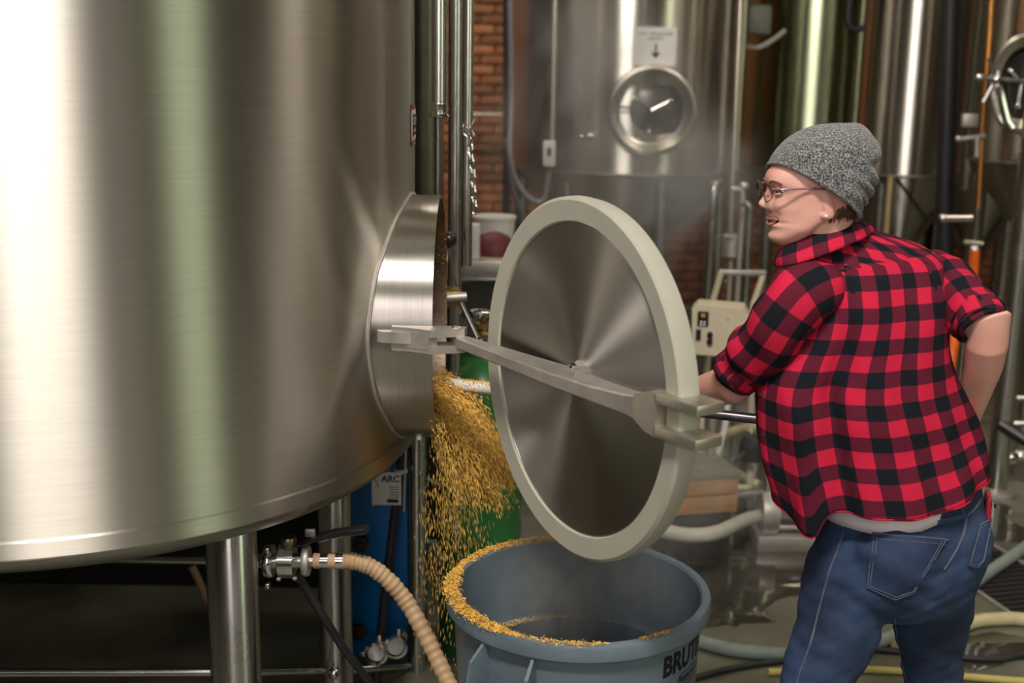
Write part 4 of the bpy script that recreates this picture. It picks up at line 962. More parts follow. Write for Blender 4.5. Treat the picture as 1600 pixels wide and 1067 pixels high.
# grain lying in the bin
n_ = 9000; a = rng.uniform(0, 2 * PI, n_); r = np.sqrt(rng.random(n_)) * .205
P = np.stack([BX + r * np.sin(a), BY - r * np.cos(a), .08 + .17 * np.exp(-((r * np.sin(a) + .10) ** 2 + (r * np.cos(a)) ** 2) / .02) + rng.random(n_) * .012], 1)
flakes(P, rng.normal(size=(n_, 3)), rng.uniform(.006, .014, n_), rng.uniform(.003, .006, n_), rng.uniform(.5, 1.1, n_), 'bin_grain', grain_m, label='heap of spent grain in the bottom of the grey bin', cat='grain')
# stuck to the collar lining and lip
n_ = 750; a = np.concatenate([rng.uniform(-1.2, 1.0, 420), rng.uniform(-2.6, -.9, 330)])
xx = FX - rng.random(n_) ** 1.5 * .055; rr = CR - .0085
P = np.stack([xx, CYY + rr * np.cos(a), CZ + rr * np.sin(a)], 1)
flakes(P, rng.normal(size=(n_, 3)), rng.uniform(.003, .008, n_), rng.uniform(.0015, .003, n_), rng.uniform(.7, 1.2, n_), 'stuck_grain', grain_m, label='bits of grain stuck inside the hatch collar', cat='grain')
# the cascade: husks on ballistic paths out of the hatch
def cascade(n, tmin, tmax, vlo, vhi, zspread, Lr, Wr, tone, jit=.006, tpow=1.0):
    nc = 90; cv = rng.uniform(vlo, vhi, nc); cz = rng.uniform(0, 1, nc); cy = rng.normal(size=nc) * .055
    k = rng.integers(0, nc, n); t = tmin + (tmax - tmin) * rng.random(n) ** tpow
    vx = cv[k] * (1 + .04 * rng.normal(size=n)); s = cz[k]
    x0 = FX - .01; z0 = CZ - .145 - zspread * (1 - s)
    vz0 = -.10 + .06 * s
    x = x0 + vx * t + rng.normal(size=n) * jit; z = z0 + vz0 * t - 4.9 * t * t + rng.normal(size=n) * jit
    y = CYY - .02 + cy[k] + rng.normal(size=n) * (jit + .02 * t) - .25 * t
    P = np.stack([x, y, z], 1); D = np.stack([vx, -.25 + 0 * vx, vz0 - 9.8 * t], 1) + rng.normal(size=(n, 3)) * .12
    return P, D, rng.uniform(*Lr, n), rng.uniform(*Wr, n), (tone[0] + (tone[1] - tone[0]) * rng.random(n)) * (.72 + .5 * rng.random(nc)[k])
A = [cascade(14500, 0, .205, .25, .98, .065, (.006, .018), (.0018, .0042), (.6, 1.15), .006, .8),
     cascade(3000, .0, .15, .08, .40, .115, (.006, .016), (.0018, .004), (.5, 1.0), .006, .8),
     cascade(1000, .17, .31, .05, .50, .09, (.008, .022), (.0015, .003), (.6, 1.1), .010, 1),
     cascade(500, .18, .34, -.12, .15, .09, (.008, .02), (.0015, .0025), (.6, 1.1), .014, 1)]
P, D, L, W_, T_ = [np.concatenate([q[i] for q in A]) for i in range(5)]
flakes(P, D, L, W_, T_, 'falling_grain', grain_m, label='golden wet spent grain pouring out of the round hatch', cat='grain')

# ================================================================ rake
ra, rb_ = at(742, 604, 2.78), at(1527, 694, 2.47)
rk = thing('grain_rake', 'long grain rake reaching into the hatch, pale head and dark metal handle', 'rake', rb_)
dd = (rb_ - ra).normalized()
m1 = ra + dd * .28
MB().tube([m1, rb_], .0115, 20).build('handle', mat('worn_dark_tube', (.14, .12, .14), .3, .9, scale=30, var=.3), rk)
MB().ball(rb_, .0135).build('end_cap', white_p, rk)
MB().tube([ra - dd * .12, m1 + dd * .02], .0135, 20).build('neck', white_p, rk)
hd = ra - dd * .13
MB().box(hd + Vector((0, 0, -.05)), (.012, .26, .12), bev=.004).build('blade', white_p, rk)
nn = 500; t = rng.random(nn) * .14; ang = rng.normal(size=nn) * .8
P = np.array([list(ra - dd * .03 + dd * float(q) + Vector((0, -.014 * math.sin(g), .014 * math.cos(g)))) for q, g in zip(t, ang)])
flakes(P, rng.normal(size=(nn, 3)), rng.uniform(.004, .01, nn), rng.uniform(.002, .004, nn), rng.uniform(.7, 1.2, nn), 'rake_grain', grain_m, label='grain clinging to the pale neck of the rake', cat='grain')

# ================================================================ the person
PB = at(1400, 800, 2.37)
person = thing('person', 'person in red and black checked shirt, grey knitted hat and jeans, working a rake', 'person', (PB.x, PB.y, 0))

def plaid(name):
    m = bpy.data.materials.new(name); m.use_nodes = True; nt = m.node_tree; N = nt.nodes.new; L = nt.links.new
    b = nt.nodes['Principled BSDF']; b.inputs['Roughness'].default_value = .85; b.inputs['Specular IOR Level'].default_value = .15
    uv = N('ShaderNodeUVMap'); uv.uv_map = 'UVMap'; sp = N('ShaderNodeSeparateXYZ'); L(uv.outputs[0], sp.inputs[0])
    # slight waviness of the weave
    nz = N('ShaderNodeTexNoise'); nz.inputs['Scale'].default_value = 25; L(uv.outputs[0], nz.inputs[0])
    def stripe(sock):
        a = N('ShaderNodeMath'); a.operation = 'MULTIPLY_ADD'; L(nz.outputs[0], a.inputs[0]); a.inputs[1].default_value = .004; L(sock, a.inputs[2])
        d_ = N('ShaderNodeMath'); d_.operation = 'DIVIDE'; L(a.outputs[0], d_.inputs[0]); d_.inputs[1].default_value = .0625
        f_ = N('ShaderNodeMath'); f_.operation = 'FRACT'; L(d_.outputs[0], f_.inputs[0])
        r = N('ShaderNodeMapRange'); L(f_.outputs[0], r.inputs[0]); r.inputs[1].default_value = .49; r.inputs[2].default_value = .51
        r2 = N('ShaderNodeMapRange'); L(f_.outputs[0], r2.inputs[0]); r2.inputs[1].default_value = .0; r2.inputs[2].default_value = .02
        mu = N('ShaderNodeMath'); mu.operation = 'SUBTRACT'; L(r2.outputs[0], mu.inputs[0]); L(r.outputs[0], mu.inputs[1]); return mu.outputs[0]
    u, v = stripe(sp.outputs[0]), stripe(sp.outputs[1])
    # twill: alternate fine diagonal threads take the warp or weft colour
    tw = N('ShaderNodeTexWave'); tw.wave_type = 'BANDS'; tw.bands_direction = 'DIAGONAL'; tw.inputs['Scale'].default_value = 240; L(uv.outputs[0], tw.inputs[0])
    red, blk = (0.63, 0.018, 0.060, 1), (0.008, 0.011, 0.016, 1)
    s = N('ShaderNodeMath'); s.operation = 'ADD'; L(u, s.inputs[0]); L(v, s.inputs[1])
    cr = N('ShaderNodeValToRGB'); cr.color_ramp.interpolation = 'LINEAR'
    e = cr.color_ramp.elements; e[0].position = 0; e[0].color = red; e[1].position = 1; e[1].color = blk
    q = e.new(.5); q.color = (.125, .012, .030, 1)
    h = N('ShaderNodeMath'); h.operation = 'MULTIPLY'; L(s.outputs[0], h.inputs[0]); h.inputs[1].default_value = .5; L(h.outputs[0], cr.inputs[0])
    mx = N('ShaderNodeMix'); mx.data_type = 'RGBA'; mx.blend_type = 'MULTIPLY'; mx.inputs[0].default_value = .35; L(cr.outputs[0], mx.inputs[6]); L(tw.outputs[0], mx.inputs[7])
    L(mx.outputs[2], b.inputs['Base Color'])
    bp = N('ShaderNodeBump'); bp.inputs['Strength'].default_value = .25; bp.inputs['Distance'].default_value = .0008; L(tw.outputs[0], bp.inputs['Height']); L(bp.outputs[0], b.inputs['Normal'])
    return m
plaid_m = plaid('red_black_check')

def fold(p, amp=1.0):
    q = Vector(p)
    a = mnoise.noise(Vector((q.x * 9 + 3, q.y * 9, q.z * 3.2 - q.x * 2.5))) * .011
    b = mnoise.noise(Vector((q.x * 20, q.y * 20 + 5, q.z * 8 + q.x * 6))) * .0055
    return (a + b) * amp

# ---------------------------------------------------------------- shirt body
SH = [  # py of ring centre, left px, right px, Y, depth half-width
    (352, 1262, 1345, 2.41, .055), (360, 1248, 1366, 2.41, .062), (368, 1238, 1396, 2.41, .068), (378, 1232, 1427, 2.41, .076), (390, 1232, 1452, 2.405, .085),
    (405, 1234, 1470, 2.40, .094), (425, 1238, 1475, 2.395, .102), (450, 1240, 1475, 2.39, .110), (480, 1240, 1475, 2.385, .118), (520, 1228, 1474, 2.38, .123),
    (560, 1205, 1480, 2.375, .127), (600, 1189, 1490, 2.37, .130), (640, 1187, 1504, 2.365, .134), (680, 1188, 1518, 2.365, .138), (720, 1194, 1527, 2.36, .142), (750, 1202, 1532, 2.36, .145), (768, 1206, 1533, 2.36, .146)]
NR, NA = 80, 190
pys = np.linspace(352, 768, NR); rows = smooth_interp(SH, pys)
ringsP, uvs = [], []
# vertical arc length measured down the back
prev = None; vlen = 0
for i, (pl_, pr_, Y, c) in enumerate(rows):
    py = pys[i]; A, B = at(pl_, py, Y), at(pr_, py, Y); C = (A + B) / 2; a = (B - A).length / 2; z = C.z
    back = Vector((C.x, C.y - c, z))
    if prev is not None: vlen += (back - prev).length
    prev = back; ring_ = []
    tt = i / (NR - 1)
    per = 0; last = None
    for k in range(NA + 1):
        th = -PI + 2 * PI * k / NA        # 0 = towards the camera, -pi/2 = left, +pi/2 = right
        s_, co = math.sin(th), math.cos(th); ex = .92
        x = C.x + a * math.copysign(abs(s_) ** ex, s_); y = C.y - c * math.copysign(abs(co) ** ex, co)
        nrm_ = Vector((s_ / a, -co / c, 0)).normalized()
        # shoulder blades and the hollow of the back
        g = .010 * math.exp(-((th + .35) / .35) ** 2 - ((tt - .30) / .14) ** 2) + .012 * math.exp(-((th - .85) / .35) ** 2 - ((tt - .28) / .14) ** 2) - .012 * math.exp(-((th - .25) / .2) ** 2 - ((tt - .45) / .28) ** 2)
        g += .010 * math.exp(-((th + 1.7) / .5) ** 2 - ((tt - .38) / .12) ** 2)
        amp = min(1, max(0, (tt - .06) * 4)) * (1 + .5 * tt)
        # hanging folds of the loose cloth
        hang = max(0, tt - .35) * (.010 * math.sin(th * 7 + 1.3 * math.sin(tt * 5)) + .006 * math.sin(th * 13 + 2 + tt * 4))
        dip = 0
        side = -.027 * min(1, max(0, (tt - .25) * 3)) * math.exp(-((th + .42) / .13) ** 2) + .008 * min(1, max(0, (tt - .3) * 3)) * math.exp(-((th + .8) / .25) ** 2)
        p = Vector((x, y, z - dip * 1.0)) + nrm_ * (g + fold((x, y, z), amp) + hang * .6 + side)
        p.z -= .058 * (tt ** 5) * (math.exp(-((th + .76) / .50) ** 2) if th < -.76 else math.exp(-((th + .76) / .10) ** 2))      # front tail hanging lower on the left
        p.z -= .006 * (tt ** 4) * math.exp(-((th - .2) / .8) ** 2)
        p.z += .064 * (tt ** 4) * max(0, s_) ** 1.6
        ring_.append(p)
    ringsP.append(ring_)
    uvs.append(vlen)
# u: arc length on a mid-back ring, kept constant down each column
mid = ringsP[int(NR * .45)]; us = [0]
for k in range(NA): us.append(us[-1] + (mid[k + 1] - mid[k]).length)
uv = [(us[k] + .011, uvs[i] + .02 * math.sin((k / NA - .5) * 3)) for i in range(NR) for k in range(NA + 1)]
def picture(P): d_ = P - CO; z_ = d_.dot(_f); return 800 + FPX * d_.dot(CX) / z_, 533.5 - FPX * d_.dot(CU) / z_
for i in range(NR):                                   # the yoke is cut on another slant than the back
    if pys[i] > 470: break
    for k in range(NA + 1):
        px_, py_ = picture(ringsP[i][k]); sy = float(np.interp(px_, [1240, 1290, 1340, 1400, 1430, 1466, 1500], [440, 430, 417, 410, 402, 388, 380]))
        if py_ < sy - 1 and abs(k / NA - .5) < .30:
            a_, b2_ = uv[i * (NA + 1) + k]; uv[i * (NA + 1) + k] = (a_ * math.cos(.30) + b2_ * math.sin(.30) + .015, (b2_ * math.cos(.30) - a_ * math.sin(.30)) * 1.0 + .19)
sb = MB().rings(ringsP, closed=False, uv=uv)
shirt_me = sb.mesh('shirt', smooth=None, uv=True, fix=False); shirt_me.shade_smooth()
shirt_bvh = bvh_of(shirt_me)
shirt_polys = [tuple(p.vertices) for p in shirt_me.polygons]
shirt = put('checked_shirt', shirt_me, plaid_m, person)
md = shirt.modifiers.new('thick', 'SOLIDIFY'); md.thickness = .0022; md.offset = -1

# seams: yoke, armholes, side seam, drawn as raised welts lying on the cloth
def hit(bvh, px, py, off=.001):
    d_ = ray(px, py).normalized(); loc, n_, i, dist = bvh.ray_cast(CO, d_)
    if loc is None: return None, None
    if n_.dot(d_) > 0: n_ = -n_
    return loc + n_ * off, n_
def seam(bvh, pts2, name, m_, parent, w_=.0035, t_=.0012, n=40, off=.0006):
    P2 = spline([Vector((a, b, 0)) for a, b in pts2], n); R = []; uvl = []
    pts = [hit(bvh, q.x, q.y, off) for q in P2]; pts = [q for q in pts if q[0] is not None]
    suv = bvh is shirt_bvh
    d0 = 0
    for i, (p, n_) in enumerate(pts):
        t = (pts[min(i + 1, len(pts) - 1)][0] - pts[max(0, i - 1)][0]).normalized(); u = n_.cross(t).normalized()
        R.append([p - u * w_, p - u * w_ * .7 + n_ * t_, p + u * w_ * .7 + n_ * t_, p + u * w_])
        if i: d0 += (p - pts[i - 1][0]).length
        if suv:
            fi = bvh.find_nearest(p)[2]; pl = shirt_polys[fi]; uvl += [tuple(uv[pl[0]])] * 4
        else: uvl += [(d0, .0)] * 4
    if len(R) < 2: return None
    return MB().rings(R, closed=False, uv=uvl).build(name, m_, parent, smooth=60, uv=True, fix=True)
seam(shirt_bvh, [(1290, 430), (1310, 424), (1340, 417), (1375, 410), (1400, 410), (1430, 402), (1466, 388)], 'yoke_seam', plaid_m, shirt, .0042, .0012)
seam(shirt_bvh, [(1268, 395), (1280, 410), (1290, 432), (1291, 480), (1287, 540), (1284, 600), (1283, 660), (1290, 720), (1297, 790)], 'side_seam', plaid_m, shirt, .0026, .0011, 70)
seam(shirt_bvh, [(1462, 385), (1470, 405), (1473, 440)], 'armhole_seam', plaid_m, shirt, .003, .0012)
def stitch_line(pts2, off=.0014, n=40):
    P2 = spline([Vector((a, b, 0)) for a, b in pts2], n); pts = [hit(shirt_bvh, q.x, q.y, off)[0] for q in P2]; pts = [p for p in pts if p is not None]
    if len(pts) > 2: MB().tube(pts, .0007, 5).build('stitch', mat('dark_red_thread', (.10, .008, .02), .8), shirt)
stitch_line([(1290, 433), (1310, 427), (1340, 420), (1375, 413), (1400, 413), (1430, 405), (1466, 391)])
stitch_line([(1288, 427), (1310, 421), (1340, 414), (1375, 407), (1400, 407), (1430, 399), (1464, 385)])
stitch_line([(1287, 440), (1288, 480), (1284, 540), (1281, 600), (1280, 660), (1286, 720), (1293, 790)], n=70)
# two back pleats
for pts2 in ([(1327, 420), (1331, 440), (1334, 470), (1335, 500)], [(1440, 404), (1450, 420), (1462, 455), (1466, 490)]):
    seam(shirt_bvh, pts2, 'pleat', plaid_m, shirt, .004, .0030, 20)
# hem
hm = MB(); hr = ringsP[-1]
hm.tube([p for p in hr], .0028, 8, cap=(False, False)); h_uv = [(us[min(i // 8, NA)], vlen) for i in range(len(hm.v))]; hm.uv = h_uv
hm.build('hem', plaid_m, shirt, uv=True)
# front placket with buttons on the left silhouette
for (px, py) in ((1193, 616), (1194, 678), (1195, 736)):
    p, n_ = hit(shirt_bvh, px, py, .0015)
    if p is None: continue
    e = n_.orthogonal().normalized(); MB().lathe([(.0055, 0), (.006, .0012), (.0045, .0022), (.002, .0016), (0, .0016)], p, n=16, frame=(e, n_.cross(e), n_)).build('button', mat('shirt_button', (.05, .04, .045), .3, var=.2), shirt)
seam(shirt_bvh, [(1203, 585), (1202, 640), (1204, 700), (1212, 760), (1222, 790)], 'placket_seam', plaid_m, shirt, .0018, .001, 30)

# ---------------------------------------------------------------- collar of the shirt
colr = MB(); R = []
nC = at(1290, 366, 2.405)
CT = [  # angle (0 = towards camera), top px,py, bottom px,py given for the visible side; the rest mirrored behind
]
def collar_pt(t, row):
    """t: -1 front left tip ... 0 near side ... +1 nape, going round behind; row 0 = top inside .. 1 = bottom outside"""
    return None
top = [(1216, 392, 2.36), (1226, 384, 2.335), (1250, 374, 2.325), (1280, 360, 2.325), (1310, 350, 2.33), (1332, 344, 2.35), (1343, 341, 2.385), (1345, 340, 2.42), (1335, 343, 2.46), (1310, 352, 2.485), (1275, 364, 2.49), (1245, 375, 2.475), (1225, 385, 2.44)]
bot = [(1212, 420, 2.34), (1224, 416, 2.300), (1250, 410, 2.285), (1284, 399, 2.283), (1318, 386, 2.29), (1350, 372, 2.315), (1366, 362, 2.37), (1362, 356, 2.43), (1345, 358, 2.47), (1315, 362, 2.495), (1275, 370, 2.50), (1243, 382, 2.485), (1222, 396, 2.45)]
T_ = spline([at(*q) for q in top], 72); B_ = spline([at(*q) for q in bot], 72)
uvl = []; R = []
for j, w_ in enumerate((0, .12, .35, .6, .85, 1.0)):
    row = []
    s0 = 0
    for k, (a, b) in enumerate(zip(T_, B_)):
        out = (a - nC); out.z = 0; out.normalize(); p = a.lerp(b, w_) + out * (.006 * math.sin(PI * w_)) ; row.append(p)
        if k: s0 += (b - B_[k - 1]).length
        uvl.append((s0 + .02, w_ * .034 + .012))
    R.append(row)
# inner stand
row = []; s0 = 0
for k, (a, b) in enumerate(zip(T_, B_)):
    out = (a - nC); out.z = 0; out.normalize(); row.append(a - out * .004 + Vector((0, 0, -.03))); uvl.append((k * .006, .06))
cb = MB().rings([row] + R, closed=False, uv=uvl[-len(row):] + uvl[:-len(row)])
cl_ = cb.build('collar', plaid_m, shirt, smooth=70, uv=True)
cl_.modifiers.new('thick', 'SOLIDIFY').thickness = .0022
MB().tube(T_, .0022, 8).build('collar_edge', mat('collar_red', (.45, .012, .035), .85), shirt)

# ---------------------------------------------------------------- sleeves
def sleeve(name, path, cuffw, phase, squash=.92):
    """path rows: px, py, Y, radius"""
    tab = [(i, *at(p[0], p[1], p[2]), p[3]) for i, p in enumerate(path)]
    xs = np.linspace(0, len(path) - 1, 46); rowz = smooth_interp(tab, xs); P = [Vector(r[:3]) for r in rowz]; R = []; uvl = []; up = None; v = 0
    NS = 56
    for i, p in enumerate(P):
        t = (P[min(i + 1, len(P) - 1)] - P[max(0, i - 1)]).normalized()
        if up is None: up = (Vector((0, -1, .3)) - t * t.dot(Vector((0, -1, .3)))).normalized()
        up = (up - t * up.dot(t)).normalized(); b = t.cross(up)
        if i: v += (p - P[i - 1]).length
        rr = rowz[i][3]; row = []; tt = i / (len(P) - 1)
        for k in range(NS + 1):
            a = 2 * PI * k / NS + PI; q = p + (up * math.cos(a) * squash + b * math.sin(a)) * rr
            w_ = fold(q * 1.3, 1.1) + .004 * math.sin(i * .55 + 2.2 * math.sin(a + phase)) * (tt ** 1.2) * 1.2
            q = q + (q - p).normalized() * w_; row.append(q); uvl.append((k / NS * 2 * PI * .058 + phase, v))
        R.append(row)
    s_ = MB().rings(R, closed=False, uv=uvl).build(name, plaid_m, shirt, smooth=None, uv=True, fix=False)
    s_.data.shade_smooth(); s_.modifiers.new('thick', 'SOLIDIFY').thickness = .002
    # rolled cuff: a fatter band turned back over the end
    e = len(R) - 1; tt = (P[-1] - P[-4]).normalized(); CR_ = []; uvl = []
    rr = rowz[-1][3]
    prof = [(rr * .86, .004), (rr * 1.0, .006), (rr * 1.07, .001), (rr * 1.10, -.012), (rr * 1.10, -cuffw * .6), (rr * 1.07, -cuffw * .92), (rr * 1.0, -cuffw)]
    for j, (r_, h) in enumerate(prof):
        row = []
        for k in range(NS + 1):
            a = 2 * PI * k / NS + PI; q = P[-1] + tt * h * (1 + .18 * math.sin(a * 2 + phase)) + (up * math.cos(a) * squash + b * math.sin(a)) * (r_ + .002 * math.sin(5 * a + j + phase * 9))
            row.append(q); uvl.append((k / NS * 2 * PI * .058 + phase + .02, j * .011))
        CR_.append(row)
    c_ = MB().rings(CR_, closed=False, uv=uvl).build('rolled_cuff', plaid_m, s_, smooth=60, uv=True, fix=False); c_.modifiers.new('thick', 'SOLIDIFY').thickness = .002
    return s_
sleeve('sleeve', [(1302, 452, 2.345, .040), (1276, 452, 2.31, .060), (1248, 468, 2.295, .066), (1220, 502, 2.30, .064), (1192, 540, 2.33, .061), (1172, 562, 2.36, .056), (1149, 588, 2.385, .044)], .052, .3)
sleeve('sleeve', [(1448, 425, 2.44, .052), (1466, 432, 2.42, .056), (1488, 450, 2.37, .056), (1512, 475, 2.31, .051), (1528, 494, 2.27, .047), (1536, 508, 2.25, .044)], .038, 1.1)

# ---------------------------------------------------------------- undershirt hem
R = []
for py, gl, gr in ((735, 8, -8), (760, 12, -12), (790, 22, -16), (800, 23, -15)):
    pl_, pr_, Y, c = smooth_interp(SH, [min(py, 768)])[0]
    A, B = at(pl_ + 62 + gl, py, 2.37), at(pr_ - 22 + gr, py, 2.37); C = (A + B) / 2; a = (B - A).length / 2
    R.append([Vector((C.x + a * math.sin(t), C.y - .128 * math.cos(t), C.z + .002 * math.sin(5 * t) + .045 * math.sin(t) * (1 if math.sin(t) > 0 else .25))) for t in [2 * PI * k / 72 for k in range(72)]])
us_ = MB().rings(R, cap=(False, False)).build('undershirt', undershirt_m, person, smooth=70); us_.modifiers.new('thick', 'SOLIDIFY').thickness = .002

# ---------------------------------------------------------------- jeans
denim = bpy.data.materials.new('denim'); denim.use_nodes = True
nt = denim.node_tree; N = nt.nodes.new; L = nt.links.new; b_ = nt.nodes['Principled BSDF']; b_.inputs['Roughness'].default_value = .85
tc = N('ShaderNodeTexCoord'); n1 = N('ShaderNodeTexNoise'); n1.inputs['Scale'].default_value = 7; n1.inputs['Detail'].default_value = 8; L(tc.outputs['Object'], n1.inputs[0])
cr = N('ShaderNodeValToRGB'); cr.color_ramp.elements[0].position = .35; cr.color_ramp.elements[0].color = (.006, .014, .040, 1); cr.color_ramp.elements[1].position = .72; cr.color_ramp.elements[1].color = (.026, .058, .135, 1); L(n1.outputs[0], cr.inputs[0])
mp = N('ShaderNodeMapping'); mp.inputs['Scale'].default_value = (500, 500, 120); L(tc.outputs['Object'], mp.inputs[0]); n2 = N('ShaderNodeTexNoise'); n2.inputs['Scale'].default_value = 1; L(mp.outputs[0], n2.inputs[0])
mr = N('ShaderNodeMapRange'); mr.inputs[3].default_value = .55; mr.inputs[4].default_value = 1.5; L(n2.outputs[0], mr.inputs[0])
mx = N('ShaderNodeMix'); mx.data_type = 'RGBA'; mx.blend_type = 'MULTIPLY'; mx.inputs[0].default_value = 1; L(cr.outputs[0], mx.inputs[6]); L(mr.outputs[0], mx.inputs[7]); L(mx.outputs[2], b_.inputs['Base Color'])
bp = N('ShaderNodeBump'); bp.inputs['Strength'].default_value = .3; bp.inputs['Distance'].default_value = .001; L(n2.outputs[0], bp.inputs['Height']); L(bp.outputs[0], b_.inputs['Normal'])
stitch_m = mat('denim_stitch', (.085, .10, .14), .85, var=.3)
welt_m = mat('denim_welt', (.02, .05, .12), .85, var=.3, scale=90)

jb = MB()
JR = [(770, 1300, 1528, 2.375, .118), (790, 1298, 1532, 2.375, .122), (815, 1290, 1537, 2.37, .128), (845, 1276, 1538, 2.365, .136), (875, 1266, 1534, 2.36, .138), (905, 1256, 1524, 2.36, .130), (930, 1252, 1512, 2.36, .110), (950, 1262, 1500, 2.36, .08)]
pyj = np.linspace(770, 950, 26); R = []
for py, (l_, r_, Y, c) in zip(pyj, smooth_interp(JR, pyj)):
    A, B = at(l_, py, Y), at(r_, py, Y); C = (A + B) / 2; a = (B - A).length / 2
    tilt = .035 * max(0, (835 - py) / 65)
    R.append([Vector((C.x + a * math.sin(t), C.y - c * math.cos(t), C.z + tilt * math.sin(t))) for t in [2 * PI * k / 48 for k in range(48)]])
jb.rings(R)
jb.ball(at(1405, 872, 2.285), (.098, .075, .092)); jb.ball(at(1497, 850, 2.33), (.064, .085, .090)); jb.ball(at(1520, 845, 2.37), (.034, .06, .07))
def leg_path(rows, nn=30):
    tab = [(i, *p, r) for i, (p, r) in enumerate(rows)]; xs = np.linspace(0, len(rows) - 1, nn); out = smooth_interp(tab, xs)
    return [Vector(o[:3]) for o in out], [float(o[3]) for o in out]
lk = at(1262, 1110, 2.27); lh = at(1333, 890, 2.35)
lleg = [(at(1345, 872, 2.36), .088), (at(1322, 925, 2.345), .090), (at(1306, 985, 2.32), .085), (at(1288, 1030, 2.30), .077), (at(1270, 1075, 2.285), .069), (at(1252, 1130, 2.28), .060), (at(1240, 1190, 2.29), .058), (at(1228, 1260, 2.31), .054), (at(1218, 1330, 2.33), .045)]
la = lleg[-1][0]; lleg.append((Vector((la.x - .02, la.y + .02, .10)), .044))
rleg = [(at(1460, 880, 2.38), .078), (at(1462, 925, 2.39), .078), (at(1454, 985, 2.40), .076), (at(1454, 1024, 2.405), .066), (at(1461, 1068, 2.41), .061), (at(1466, 1120, 2.43), .057), (at(1478, 1180, 2.47), .056), (at(1490, 1240, 2.52), .052), (at(1500, 1290, 2.56), .045)]
rla = rleg[-1][0]; rleg.append((Vector((rla.x + .01, rla.y + .03, .10)), .044))
for rows_ in (lleg, rleg):
    P, Rr = leg_path(rows_); jb.tube(P, Rr, 28)
jme = remeshed(jb, .0065, 7, 'jeans')
# denim creases
for v in jme.vertices:
    q = v.co; n_ = v.normal; zz = q.z
    cre = .0052 * mnoise.noise(Vector((q.x * 6 - q.y * 4, q.y * 8, zz * 26 + q.x * 14))) + .0034 * mnoise.noise(Vector((q.x * 14, q.y * 14, zz * 52 - q.x * 25)))
    v.co = q + n_ * cre
jme.update(); jme.shade_smooth()
jv = bvh_of(jme)
jeans = put('jeans', jme, denim, person)
def strip(pts2, name, w_, t_, m_, n=40, off=.0008, parent=None): return seam(jv, pts2, name, m_, parent or jeans, w_, t_, n, off)
# side seam, seat seam, inner leg seam
strip([(1318, 832), (1305, 870), (1297, 890), (1283, 940), (1268, 1000), (1252, 1045), (1243, 1075)], 'side_seam', .0022, .0012, stitch_m, 60)
strip([(1510, 808), (1505, 835), (1493, 862), (1475, 890)], 'seat_seam', .0028, .0014, stitch_m, 30)
strip([(1398, 965), (1403, 1000), (1411, 1040), (1420, 1075)], 'inner_seam', .0018, .0010, stitch_m, 24)
strip([(1296, 818), (1350, 826), (1420, 820), (1470, 816), (1510, 806)], 'yoke_line', .0036, .0014, welt_m, 40)
strip([(1420, 816), (1470, 812), (1508, 804)], 'yoke_stitch', .001, .0018, stitch_m, 30)
strip([(1511, 806), (1522, 796), (1533, 780)], 'yoke_line', .003, .0014, stitch_m, 20)
strip([(1499, 778), (1503, 795), (1506, 806)], 'belt_loop', .0052, .0030, welt_m, 12)
# back pockets: a thin patch of cloth hugging the jeans
def pocket(outline, n=14, name='back_pocket'):
    """outline: 4 corners + bottom point: TL, TR, BR, BM, BL"""
    TL, TR_, BRr, BM, BL = [Vector((a, b, 0)) for a, b in outline]; rowsP = []; ok = True
    for i in range(n + 1):
        t = i / n; row = []
        for j in range(n + 1):
            s_ = j / n; topp = TL.lerp(TR_, s_); botp = BL.lerp(BM, s_ * 2) if s_ < .5 else BM.lerp(BRr, s_ * 2 - 1)
            q = topp.lerp(botp, t); p, n_ = hit(jv, q.x, q.y, .0034)
            if p is None: return None
            row.append((p, n_))
        rowsP.append(row)
    P = [[q[0] for q in r] for r in rowsP]; m = MB().rings(P, closed=False)
    # turned-in edge down to the jeans
    edge = [P[0][j] for j in range(n + 1)] + [P[i][n] for i in range(1, n + 1)] + [P[n][j] for j in range(n - 1, -1, -1)] + [P[i][0] for i in range(n - 1, 0, -1)]
    nn_ = [rowsP[0][j][1] for j in range(n + 1)] + [rowsP[i][n][1] for i in range(1, n + 1)] + [rowsP[n][j][1] for j in range(n - 1, -1, -1)] + [rowsP[i][0][1] for i in range(n - 1, 0, -1)]
    m.rings([[e for e in edge], [e - q * .0045 for e, q in zip(edge, nn_)]], cap=(False, False))
    o = m.build(name, denim, jeans, smooth=50)
    for inset, rr_ in ((.035, .0011), (.075, .0011)):
        loop = []
        def g(s_, t): 
            i, j = t * n, s_ * n; i0, j0 = min(n - 1, int(i)), min(n - 1, int(j)); fi, fj = i - i0, j - j0
            return (P[i0][j0].lerp(P[i0][j0 + 1], fj)).lerp(P[i0 + 1][j0].lerp(P[i0 + 1][j0 + 1], fj), fi) + rowsP[i0][j0][1] * .0022
        a = inset
        for s_, t in [(a, a * .3), (a, .3), (a, .6), (a, 1 - a), (.3, 1 - a), (.5, 1 - a), (.7, 1 - a), (1 - a, 1 - a), (1 - a, .6), (1 - a, .3), (1 - a, a * .3)]: loop.append(g(s_, t))
        MB().tube(loop, rr_, 5).build('pocket_stitch', stitch_m, o)
    MB().tube([q for q in P[0]], .0018, 6).build('pocket_welt', stitch_m, o)
    tp = [P[1][j].lerp(P[2][j], .2) + nn_[j] * .0005 for j in range(n + 1)]; MB().tube(tp, .0008, 5).build('pocket_stitch', stitch_m, o)
    return o
pocket([(1364, 834), (1480, 843), (1427, 925), (1397, 938), (1353, 918)])
pocket([(1529, 822), (1546, 812), (1535, 875), (1526, 886), (1512, 884)])
rv, rn = hit(jv, 1317, 822, .001)
if rv is not None: MB().ball(rv, .0032).build('rivet', brass, jeans)
